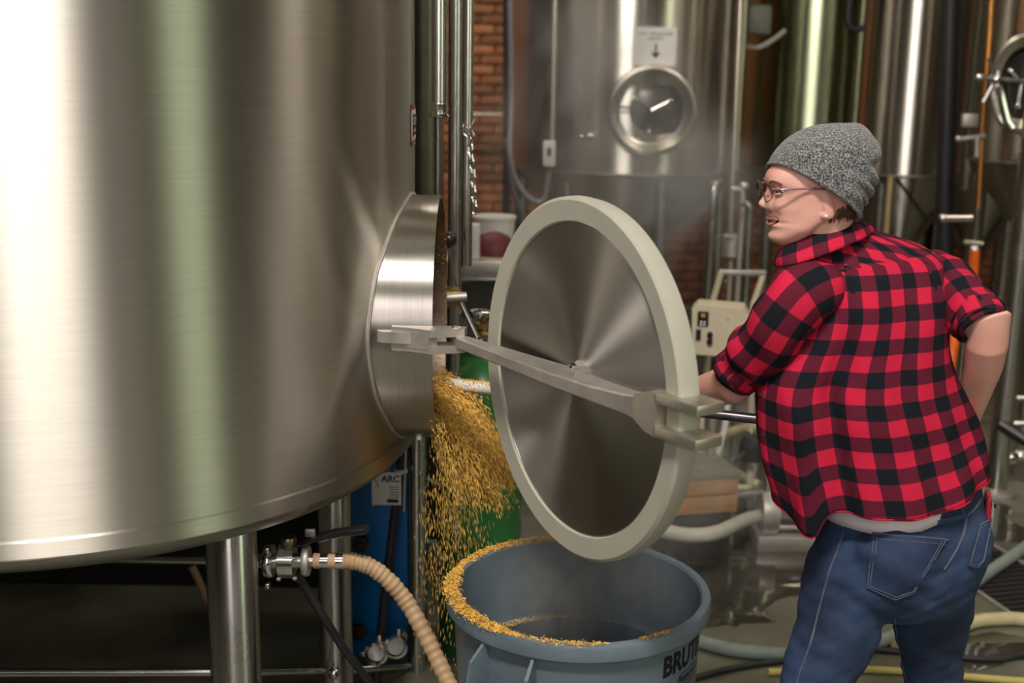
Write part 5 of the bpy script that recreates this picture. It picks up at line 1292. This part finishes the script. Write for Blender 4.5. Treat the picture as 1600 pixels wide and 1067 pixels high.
# waistband
# red phone case sticking out of the far back pocket
pc_ = at(1544, 795, 2.35); Rp = Matrix.Rotation(math.radians(-20), 3, 'Y') @ Matrix.Rotation(math.radians(60), 3, 'Z')
phn = thing('phone', 'red cased phone sticking out of the right back pocket', 'phone', (pc_.x, pc_.y, pc_.z))
MB().box(pc_ + Vector((0.0, 0, -.025)), (.066, .012, .115), Matrix.Rotation(math.radians(-3), 3, 'Y') @ Matrix.Rotation(math.radians(72), 3, 'Z'), bev=.0055).build('case', mat('red_case', (.32, .012, .03), .35, var=.1), phn)
MB().lathe([(.005, 0), (.005, .0015), (0, .0015)], pc_ + Vector((.0, -.03, .018)), axis='X', n=14).build('lens', black_plastic, phn)

# ---------------------------------------------------------------- body: one continuous skin surface
body = MB()
# head frame: nose direction, left (towards the camera), up
HYaw = math.radians(3.5)
HU = Vector((-math.cos(HYaw), -math.sin(HYaw), 0)); HL = Vector((math.sin(HYaw), -math.cos(HYaw), 0)); HV = Vector((0, 0, 1))
HP = math.radians(2.0)
HU2 = (HU * math.cos(HP) - HV * math.sin(HP)); HV2 = (HV * math.cos(HP) + HU * math.sin(HP)); HU, HV = HU2, HV2
HO = at(1272, 378, 2.36); K = 1.245 / 1.27
def hp(u, l, v): return HO + (HU * u + HL * l + HV * v) * (.001 * K)
front = [(-6, 60), (0, 78), (5, 86), (10, 90), (17, 91), (24, 88.5), (30, 88), (36, 91), (40, 92), (44, 89), (48, 92.5), (53, 93.5), (58, 91.5), (66, 91), (75, 91.5), (90, 89.5), (104, 91), (112, 95), (120, 98.5), (135, 98), (150, 89), (160, 84), (170, 76), (185, 64), (200, 50), (213, 30), (222, 10)]
backp = [(-6, 40), (0, 44), (8, 30), (18, 14), (30, 2), (42, -10), (55, -50), (70, -70), (90, -84), (110, -92), (135, -96), (160, -93), (185, -78), (200, -62), (213, -38), (222, -10)]
wid = [(-6, 10), (0, 24), (8, 37), (18, 47), (30, 57), (45, 62.5), (60, 66), (80, 68.5), (100, 71), (120, 72), (140, 70), (160, 66), (175, 60), (195, 48), (210, 36), (222, 8)]
cen = [(-6, 52), (0, 62), (10, 52), (30, 35), (60, 10), (90, 0), (222, 0)]
def fpow(v): return float(np.interp(v, [0, 20, 35, 52, 70, 90], [.85, .92, 1.05, 1.05, .85, .74]))
nv = np.concatenate([np.linspace(-6, 130, 92), np.linspace(132, 222, 30)]); R = []
F_, B2, W2, C2 = [[r[0] for r in smooth_interp(t, nv)] for t in (front, backp, wid, cen)]
for i, v in enumerate(nv):
    row = []
    for k in range(112):
        a = 2 * PI * k / 112; ca, sa = math.cos(a), math.sin(a); uc = C2[i]
        l = W2[i] * math.copysign(abs(sa) ** .88, sa)
        if ca >= 0: u = uc + (F_[i] - uc) * abs(ca) ** fpow(v)
        else: u = uc - (uc - B2[i]) * abs(ca) ** .85
        al = abs(l)
        if ca > 0:
            # eye sockets, cheeks, brow, nose, mouth corners
            u -= 8.5 * math.exp(-((al - 31) / 13) ** 2 - ((v - 106) / 8.5) ** 2)
            u += 2.5 * math.exp(-((al - 30) / 18) ** 2 - ((v - 123) / 5) ** 2)
            u += 5.5 * math.exp(-((al - 40) / 17) ** 2 - ((v - 72) / 17) ** 2)
            u -= 3.0 * math.exp(-((al - 35) / 5) ** 2 - ((v - 56) / 12) ** 2) * (1 if v < 75 else .6)
            u += 2.0 * math.exp(-((al) / 15) ** 2 - ((v - 12) / 9) ** 2)
            nr = float(np.interp(v, [64, 68, 72, 77, 82, 88, 96, 104, 110, 116], [0, 9, 18, 23.5, 24.5, 21.5, 15.5, 9, 4, 0]))
            nw = float(np.interp(v, [64, 70, 78, 90, 104, 116], [13, 12.5, 11.5, 8, 6.5, 7]))
            u += nr * math.exp(-(al / nw) ** 2.4)
            u += 5 * math.exp(-((al - 12.5) / 4.5) ** 2 - ((v - 72.5) / 5) ** 2)
            # opened smiling mouth
            mo = math.exp(-((v - (43 + al * al * .0085)) / 4.9) ** 4) * (1 / (1 + math.exp((al - 28.5) / 1.5)))
            u -= 14 * mo
        row.append(hp(u, l, v))
    R.append(row)
body.rings(R)
# ears (lobe shows below the hat)
for s_ in (1, -1):
    body.ball(hp(-4, s_ * 70, 78), (.0115, .006, .026), R=Matrix((HU, HL, HV)).transposed() @ Matrix.Rotation(.2, 3, 'Y'))
    body.ball(hp(1, s_ * 70, 60), (.0075, .005, .0085), R=Matrix((HU, HL, HV)).transposed())
# neck into trunk
nb0 = hp(-22, 0, 60); nb1 = at(1300, 385, 2.41)
body.tube([nb0, hp(-12, 0, 25), nb1, nb1 + Vector((.02, 0, -.06))], [.056, .052, .048, .050], 28)
pyb = np.linspace(366, 760, 24)
R = []
for py, (l_, r_, Y, c) in zip(pyb, smooth_interp(SH, pyb)):
    A, B = at(l_ + 24 + max(0, (py - 480)) * .12, py, Y), at(r_ - 22, py, Y); C = (A + B) / 2; a = (B - A).length / 2
    R.append([Vector((C.x + a * math.sin(t), C.y + .012 - (c - .034) * math.cos(t), C.z)) for t in [2 * PI * k / 40 for k in range(40)]])
body.rings(R)
R = []
for py, (l_, r_, Y, c) in list(zip(pyj, smooth_interp(JR, pyj)))[::3]:
    A, B = at(l_ + 20, py, Y), at(r_ - 20, py, Y); C = (A + B) / 2; a = (B - A).length / 2
    R.append([Vector((C.x + a * math.sin(t), C.y - (c - .028) * math.cos(t), C.z)) for t in [2 * PI * k / 40 for k in range(40)]])
body.rings(R)
body.tube([at(1380, 740, 2.37), at(1400, 800, 2.37)], [.10, .10], 24)
for rows_, dx, fd in ((lleg, 0, Vector((-.9, .44, 0))), (rleg, 0, Vector((-.8, .6, 0)))):
    P, Rr = leg_path(rows_); body.tube(P, [max(.03, r - .010) for r in Rr], 24)
    an = P[-1]; body.tube([an + Vector((0, 0, .01)), an + Vector((0, 0, -.03)) + fd * .02, an + Vector((0, 0, -.06)) + fd * .08, an + Vector((0, 0, -.068)) + fd * .15], [.036, .037, .030, .020], 20)
# arms
rk_dir = (rb_ - ra).normalized()
def on_rake(px):   # nearest rake point at picture column px
    best = min(range(200), key=lambda i: abs(col_of(ra.lerp(rb_, i / 199)) - px)); return ra.lerp(rb_, best / 199)
def col_of(P):
    d_ = P - CO; return 800 + FPX * d_.dot(CX) / d_.dot(_f)
gL = on_rake(1012); gR = on_rake(1478)
sL = at(1282, 440, 2.31); eL = at(1146, 600, 2.40)
sR = at(1452, 432, 2.43); eR = at(1548, 515, 2.255)
wL = gL + Vector((.055, -.03, .028)); wR = gR + Vector((.012, -.062, .048))
body.tube([sL, sL.lerp(eL, .5), eL.lerp(sL, .06), eL], [.050, .046, .040, .041], 24)
body.tube([eL.lerp(sL, .1), eL, eL.lerp(wL, .25), eL.lerp(wL, .6), wL], [.038, .0405, .0385, .031, .0245], 24)
body.tube([sR, sR.lerp(eR, .5), eR], [.048, .043, .039], 24)
eRb = at(1543, 512, 2.255)
body.tube([sR.lerp(eR, .75), eRb + Vector((.004, -.002, .012)), at(1541, 535, 2.27), at(1536, 570, 2.30), at(1524, 612, 2.345), at(1513, 650, 2.385), wR], [.038, .040, .0405, .0375, .031, .0245, .0215], 26)
# hands: palm + four fingers curled over the tube + thumb underneath
def hand(g, wri, side):
    """g = grip point on the rake, side = direction from the hand's back to front along the rake"""
    ax_ = rk_dir * side; pd = (g - wri); pd -= ax_ * pd.dot(ax_); pd.normalize(); up_ = ax_.cross(pd).normalized()
    if up_.z < 0: up_ = -up_
    kn = g + up_ * .026 - pd * .012                           # knuckle line above the tube
    body.tube([wri, wri.lerp(kn, .5) + up_ * .004, kn - pd * .006], [.023, .026, .021], 20)
    for i, (off, ln_) in enumerate(((-.031, .92), (-.0105, 1.04), (.0105, 1.0), (.031, .80))):
        b0 = wri.lerp(kn, .55) + ax_ * off * .8; k1 = kn + ax_ * off
        r0 = .0205
        pts_ = [b0, k1, k1 + pd * .020 * ln_ + up_ * .003, g + ax_ * off + pd * r0 + up_ * .006, g + ax_ * off + pd * r0 * .72 - up_ * .017 * ln_, g + ax_ * off - pd * .006 - up_ * .0215 * ln_]
        body.tube(spline(pts_, 20), [.0095] * 3 + [.0088] * 200 if False else .0087, 12)
    tb = wri.lerp(kn, .35) + ax_ * .026 - up_ * .006
    body.tube(spline([tb, tb + pd * .012 + ax_ * .014 - up_ * .018, g + ax_ * .034 - up_ * .0235 - pd * .006, g + ax_ * .020 - up_ * .024 + pd * .016], 16), .0102, 12)
hand(gL, wL, -1); hand(gR, wR, -1)
body_me = remeshed(body, .0028, 3, 'body')
body_o = put('body', body_me, skin_m, person)

# face details
MB().ball(hp(74.5, 31, 105), .0115).build('eye', mat('eye_white', (.75, .72, .70), .2, var=.02), body_o)
MB().ball(hp(74.5, -31, 105), .0115).build('eye', mat('eye_white', (.75, .72, .70), .2), body_o)
for s_ in (1, -1): MB().ball(hp(83.0, s_ * 30, 104.5), (.0052, .0052, .0052)).build('iris', mat('iris', (.03, .02, .015), .15), body_o)
def face_curve(pts, r, name, m_, parent=None):
    return MB().tube(spline([hp(*p) for p in pts], 24), r, 10).build(name, m_, parent or body_o)
for s_ in (1, -1):
    face_curve([(84, s_ * 18, 105), (88.5, s_ * 25, 108.5), (88, s_ * 33, 109.5), (83.5, s_ * 41, 107), (78.5, s_ * 46, 104)], .0016, 'upper_lash', mat('lash', (.02, .012, .01), .6))
    face_curve([(83, s_ * 19, 111), (88, s_ * 26, 113.5), (87, s_ * 34, 114), (82, s_ * 42, 111.5)], .0030, 'eyelid', skin_m)
    face_curve([(84, s_ * 20, 102), (86.5, s_ * 27, 100), (85.5, s_ * 34, 100), (79.5, s_ * 43, 103)], .0024, 'lower_lid', skin_m)
    face_curve([(96, s_ * 16, 121), (97, s_ * 24, 124), (94.5, s_ * 34, 125.5), (88, s_ * 44, 123), (82, s_ * 49, 120)], .0022, 'eyebrow', mat('brow_hair', (.16, .075, .045), .7))
# lips around the open mouth, teeth and the dark inside
def surf_u(l, v):
    F1_, B1_, W1_, C1_ = [smooth_interp(t, [v])[0][0] for t in (front, backp, wid, cen)]
    sa = min(1, (abs(l) / W1_)) ** (1 / .88); ca = math.sqrt(max(0, 1 - sa * sa)); u = C1_ + (F1_ - C1_) * ca ** fpow(v)
    al = abs(l); u += 5.5 * math.exp(-((al - 40) / 17) ** 2 - ((v - 72) / 17) ** 2); u -= 3.0 * math.exp(-((al - 35) / 5) ** 2 - ((v - 56) / 12) ** 2)
    return u
def lip_row(v0, curve, off, r, name):
    pts = []; n_ = 21
    for j in range(n_):
        l = -30 + 60 * j / (n_ - 1); v = v0 + curve * (l / 30) ** 2; pts.append(hp(surf_u(l, v) + off * (1 - (l / 30) ** 2) + .2, l, v))
    rad_ = [r * (.30 + .70 * math.cos((j / (n_ - 1) - .5) * PI * .94)) for j in range(n_)]
    return MB().tube(pts, rad_, 12).build(name, lip_m, body_o)
lip_row(49.6, 3.2, .3, .0025, 'upper_lip'); lip_row(37.4, 13.5, .2, .0034, 'lower_lip')
def strip_mesh(va, ca_, vb, cb_, off, name, m_):
    A_, B_ = [], []
    for l in np.linspace(-28, 28, 21):
        q = (l / 30) ** 2; v1, v2 = va + ca_ * q, vb + cb_ * q; A_.append(hp(surf_u(l, v1) + off, l, v1)); B_.append(hp(surf_u(l, v2) + off, l, v2))
    m = MB().rings([A_, B_, [p - HU * .003 for p in B_], [p - HU * .003 for p in A_]], closed=False); return m.build(name, m_, body_o)
strip_mesh(48.8, 4.0, 43.2, 7.0, -1.8, 'teeth', teeth_m)
strip_mesh(48.0, 4.5, 38.5, 12, -6.0, 'mouth_inside', mat('mouth_dark', (.06, .012, .012), .5))
# hair at the nape and temple
hm_ = MB()
for i in range(170):
    u = random.uniform(-62, -10); l = 64 * math.sqrt(max(.05, 1 - (u / 92) ** 2)) + random.uniform(-2, 2.5); v = 88 + random.uniform(-3, 3)
    p = hp(u, l, v); q = hp(u + random.uniform(-8, 4), l - random.uniform(6, 12), 46 + (u + 10) * -.1 + random.uniform(-6, 8)); hm_.tube([p, p.lerp(q, .5) + HL * .003, q], [.0016, .0018, .0003], 5)
for i in range(0):
    p = hp(random.uniform(22, 30), 70.5, random.uniform(84, 90)); q = hp(random.uniform(20, 24), 70.5, random.uniform(70, 78)); hm_.tube([p, q], [.0003, .0001], 4)
tagit(hm_.build('hair', hair_m, person), kind='stuff')
MB().ball(hp(2, 75.2, 60), .0027).build('earring', mat('pearl', (.8, .76, .72), .15), person)
# glasses
gl = MB(); frame_m = mat('tortoise_frame', (.05, .025, .015), .25, var=.6, scale=90)
glasses = thing('glasses', 'half rimmed glasses with dark brow line and slim patterned arms, worn by the person', 'glasses', hp(105, 0, 100))
for s_ in (1, -1):
    ring_ = [hp(107 - 5 * abs(math.cos(a)) * (1 if math.cos(a) > 0 else .2) - .0012 * 0, s_ * (33 + 22 * math.cos(a)), 103 + 16.5 * math.sin(a)) for a in [2 * PI * k / 40 for k in range(41)]]
    MB().tube(ring_, .0009, 6, cap=(False, False)).build('rim', dark_metal, glasses)
    MB().tube([p for p in ring_[0:21]], .0026, 8).build('brow_bar', frame_m, glasses)
    MB().rings([[p for p in ring_[:-1]], [p - HU * .0012 for p in ring_[:-1]]]).build('lens', glass_m, glasses)
    MB().tube(spline([hp(102, s_ * 55, 112), hp(96, s_ * 66, 112.5), hp(84, s_ * 73, 113), hp(40, s_ * 75.5, 114), hp(5, s_ * 74, 112)], 24), .0021, 8).build('temple_arm', mat('temple', (.22, .12, .16), .25, var=.7, scale=260), glasses)
    MB().box(hp(98, s_ * 63, 112), (.0035, .0035, .0035)).build('hinge', chrome, glasses)
    MB().ball(hp(97, s_ * 11, 98), (.002, .002, .004)).build('nose_pad', glass_m, glasses)
MB().tube([hp(107, 11, 108), hp(108, 0, 109.5), hp(107, -11, 108)], .0016, 8).build('bridge', frame_m, glasses)

# ---------------------------------------------------------------- knitted hat
knit = bpy.data.materials.new('heather_knit'); knit.use_nodes = True
nt = knit.node_tree; N = nt.nodes.new; L = nt.links.new; b_ = nt.nodes['Principled BSDF']; b_.inputs['Roughness'].default_value = .95; b_.inputs['Sheen Weight'].default_value = .3
tc = N('ShaderNodeTexCoord'); n1 = N('ShaderNodeTexNoise'); n1.inputs['Scale'].default_value = 330; n1.inputs['Detail'].default_value = 3; n1.inputs['Roughness'].default_value = .7; L(tc.outputs['Object'], n1.inputs[0])
cr = N('ShaderNodeValToRGB'); e = cr.color_ramp.elements; e[0].position = .45; e[0].color = (.016, .019, .028, 1); e[1].position = .63; e[1].color = (.40, .40, .38, 1); L(n1.outputs[0], cr.inputs[0])
L(cr.outputs[0], b_.inputs['Base Color'])
wv = N('ShaderNodeTexWave'); wv.inputs['Scale'].default_value = 110; wv.inputs['Distortion'].default_value = 1.2; wv.bands_direction = 'Z'; L(tc.outputs['Object'], wv.inputs[0])
ad = N('ShaderNodeMath'); ad.operation = 'ADD'; L(wv.outputs[0], ad.inputs[0]); L(n1.outputs[0], ad.inputs[1])
bp = N('ShaderNodeBump'); bp.inputs['Strength'].default_value = .7; bp.inputs['Distance'].default_value = .0018; L(ad.outputs[0], bp.inputs['Height']); L(bp.outputs[0], b_.inputs['Normal'])
OUT = [(1201, 254), (1206, 242), (1216, 229), (1228, 217), (1247, 205), (1267, 197.5), (1292, 194), (1317, 193.5), (1338, 194), (1352, 203), (1363, 217), (1369, 227), (1373, 240), (1372, 250), (1365, 259), (1363, 265), (1367, 278), (1369, 287), (1366, 293), (1357, 295), (1361, 304), (1357, 312), (1349, 311), (1354, 319), (1348, 324), (1341, 323), (1344, 333), (1339, 340), (1335, 352), (1318, 372), (1285, 378), (1250, 362), (1220, 330), (1200, 295), (1197, 270)]
hc2 = (1285, 280); YH = 2.365
hax = CX.copy(); haz = CU.copy(); hay = _f.copy()
HC = at(hc2[0], hc2[1], YH); MP = (HC - CO).dot(_f) / FPX
Pd = [Vector((p[0], p[1], 0)) for p in OUT]; Pd.append(Pd[0]); dense = spline(Pd, 288)[:-1]
sm_ = dense[:]
for _ in range(80): sm_ = [(sm_[i - 1] + sm_[i] * 2 + sm_[(i + 1) % len(sm_)]) / 4 for i in range(len(sm_))]
NS = 34
rings_near, rings_far = [], []
for sgn_ in (1, -1):
    for j in range(NS + 1):
        s_ = (j / NS) ** .6 if j else 0.0
        row = []
        for i, q in enumerate(dense):
            qq = sm_[i].lerp(q, s_ ** 3)
            wv_ = 1 - s_ ** 2.7; lat = .098 * max(0, wv_) ** .5
            dx, dy = (qq.x - hc2[0]) * s_, (qq.y - hc2[1]) * s_
            fo = 0
            if dx > 10:
                ph = ((dy + 12) * .80 - dx * .35) / 10.5 * PI
                fo = .0050 * math.sin(ph) * min(1, (dx - 10) / 35) * math.exp(-((dy - 22) / 32) ** 2)
            lat += (fo + .003 * mnoise.noise(Vector((dx * .05, dy * .05, sgn_)))) * (1 if wv_ > .05 else 0)
            row.append(HC + hax * (dx * MP) - haz * (dy * MP) - hay * (sgn_ * lat))
        (rings_near if sgn_ == 1 else rings_far).append(row)
hat = MB(); hat.rings(rings_near[1:] + rings_far[1:-1][::-1], cap=(True, True))
hatm = hat.mesh('hat', smooth=None, merge=True)
# cut along the brim: a plane seen edge-on in profile, tilted 33 degrees
b0_, b1_ = at(1199, 254, YH), at(1330, 344, YH); bdir = (b1_ - b0_).normalized(); bn = bdir.cross(hay).normalized()
if bn.z < 0: bn = -bn
bm = bmesh.new(); bm.from_mesh(hatm)
bmesh.ops.bisect_plane(bm, geom=bm.verts[:] + bm.edges[:] + bm.faces[:], plane_co=b0_, plane_no=bn, clear_inner=True)
edge = [v for v in bm.verts if any(e.is_boundary for e in v.link_edges)]
loopc = [v.co.copy() for v in edge]
bm.to_mesh(hatm); bm.free(); hatm.shade_smooth()
hat_o = put('knitted_hat', hatm, knit, person)
hat_o.modifiers.new('thick', 'SOLIDIFY').thickness = .004
cc0 = sum(loopc, Vector()) / len(loopc); yv = bdir; xv = hay
loopc.sort(key=lambda p: math.atan2((p - cc0).dot(xv), (p - cc0).dot(yv)))
lp = loopc[::3]; lp.append(lp[0]); MB().tube([p + bn * .001 for p in lp], .0036, 8, cap=(False, False)).build('brim_edge', knit, hat_o)
# boots
for rows_, fd in ((lleg, Vector((-.9, .44, 0))), (rleg, Vector((-.8, .6, 0)))):
    an = Vector(rows_[-1][0]); fd = fd.normalized(); sd_ = Vector((-fd.y, fd.x, 0)); b = MB(); R = []
    for u_, w_, h_ in ((-.055, .028, .06), (-.045, .038, .10), (0, .042, .13), (.04, .042, .10), (.08, .043, .075), (.13, .045, .06), (.17, .040, .045), (.20, .025, .03), (.21, .010, .02)):
        c = Vector((an.x, an.y, 0)) + fd * u_; R.append([c + sd_ * (w_ * math.cos(t)) + Vector((0, 0, .001 + (h_ * (.5 + .5 * math.sin(t))) )) for t in [2 * PI * k / 20 for k in range(20)]])
    b.rings(R).tube([an + Vector((0, 0, -.02)), an + Vector((0, 0, .06))], [.050, .052], 20)
    b.build('boot', shoe_m, person)

# ================================================================ steam
def steam(name, c, r, dens, label, scale=5.0, seed=0.0, tilt=0.0, thr=.42):
    m = bpy.data.materials.new('steam'); m.use_nodes = True; nt = m.node_tree; N = nt.nodes.new; L = nt.links.new
    nt.nodes.remove(nt.nodes['Principled BSDF']); out = nt.nodes['Material Output']
    vs = N('ShaderNodeVolumeScatter'); vs.inputs['Color'].default_value = (.95, .93, .90, 1); vs.inputs['Anisotropy'].default_value = .1
    tc = N('ShaderNodeTexCoord')
    ln = N('ShaderNodeVectorMath'); ln.operation = 'LENGTH'; L(tc.outputs['Object'], ln.inputs[0])      # object space: unit ball
    fa = N('ShaderNodeMapRange'); fa.interpolation_type = 'SMOOTHSTEP'; fa.inputs[1].default_value = .98; fa.inputs[2].default_value = .15; L(ln.outputs['Value'], fa.inputs[0])
    mp = N('ShaderNodeMapping'); mp.inputs['Scale'].default_value = (r[0], r[1], r[2] * .6); mp.inputs['Location'].default_value = (seed, seed * .7, seed * 1.3); L(tc.outputs['Object'], mp.inputs[0])
    nz = N('ShaderNodeTexNoise'); nz.inputs['Scale'].default_value = scale; nz.inputs['Detail'].default_value = 4; nz.inputs['Distortion'].default_value = .8; L(mp.outputs[0], nz.inputs[0])
    nr = N('ShaderNodeMapRange'); nr.inputs[1].default_value = thr; nr.inputs[2].default_value = thr + .28; L(nz.outputs[0], nr.inputs[0])
    mu = N('ShaderNodeMath'); mu.operation = 'MULTIPLY'; L(fa.outputs[0], mu.inputs[0]); L(nr.outputs[0], mu.inputs[1])
    m2 = N('ShaderNodeMath'); m2.operation = 'MULTIPLY'; L(mu.outputs[0], m2.inputs[0]); m2.inputs[1].default_value = dens
    L(m2.outputs[0], vs.inputs['Density']); L(vs.outputs[0], out.inputs['Volume'])
    me = MB().ball((0, 0, 0), 1.0, 24, 14).mesh(name); me.materials.append(m)
    o = bpy.data.objects.new(name, me); link(o); o.location = c; o.scale = r; o.rotation_euler = (0, tilt, 0)
    return tagit(o, label, 'steam', kind='stuff')
steam('bin_steam', (BX + .02, BY + .02, .68), (.24, .24, .20), 9.0, 'thin white steam curling inside the grey bin', 9, 1.0)
q = at(1105, 800, 3.0); steam('floor_steam', (q.x, q.y, q.z + .05), (.34, .30, .38), 5.0, 'hazy steam drifting behind the lid above the floor', 6, 3.0)
q = at(915, 170, 4.7); steam('rising_steam', (q.x, q.y, q.z), (.52, .35, .70), 5.0, 'wispy steam rising in front of the middle fermenter', 4.5, 5.0, .25)
q = at(1070, 300, 4.2); steam('rising_steam', (q.x, q.y, q.z), (.38, .3, .42), 5.0, 'patch of steam right of the top of the hatch lid', 5.5, 8.0)
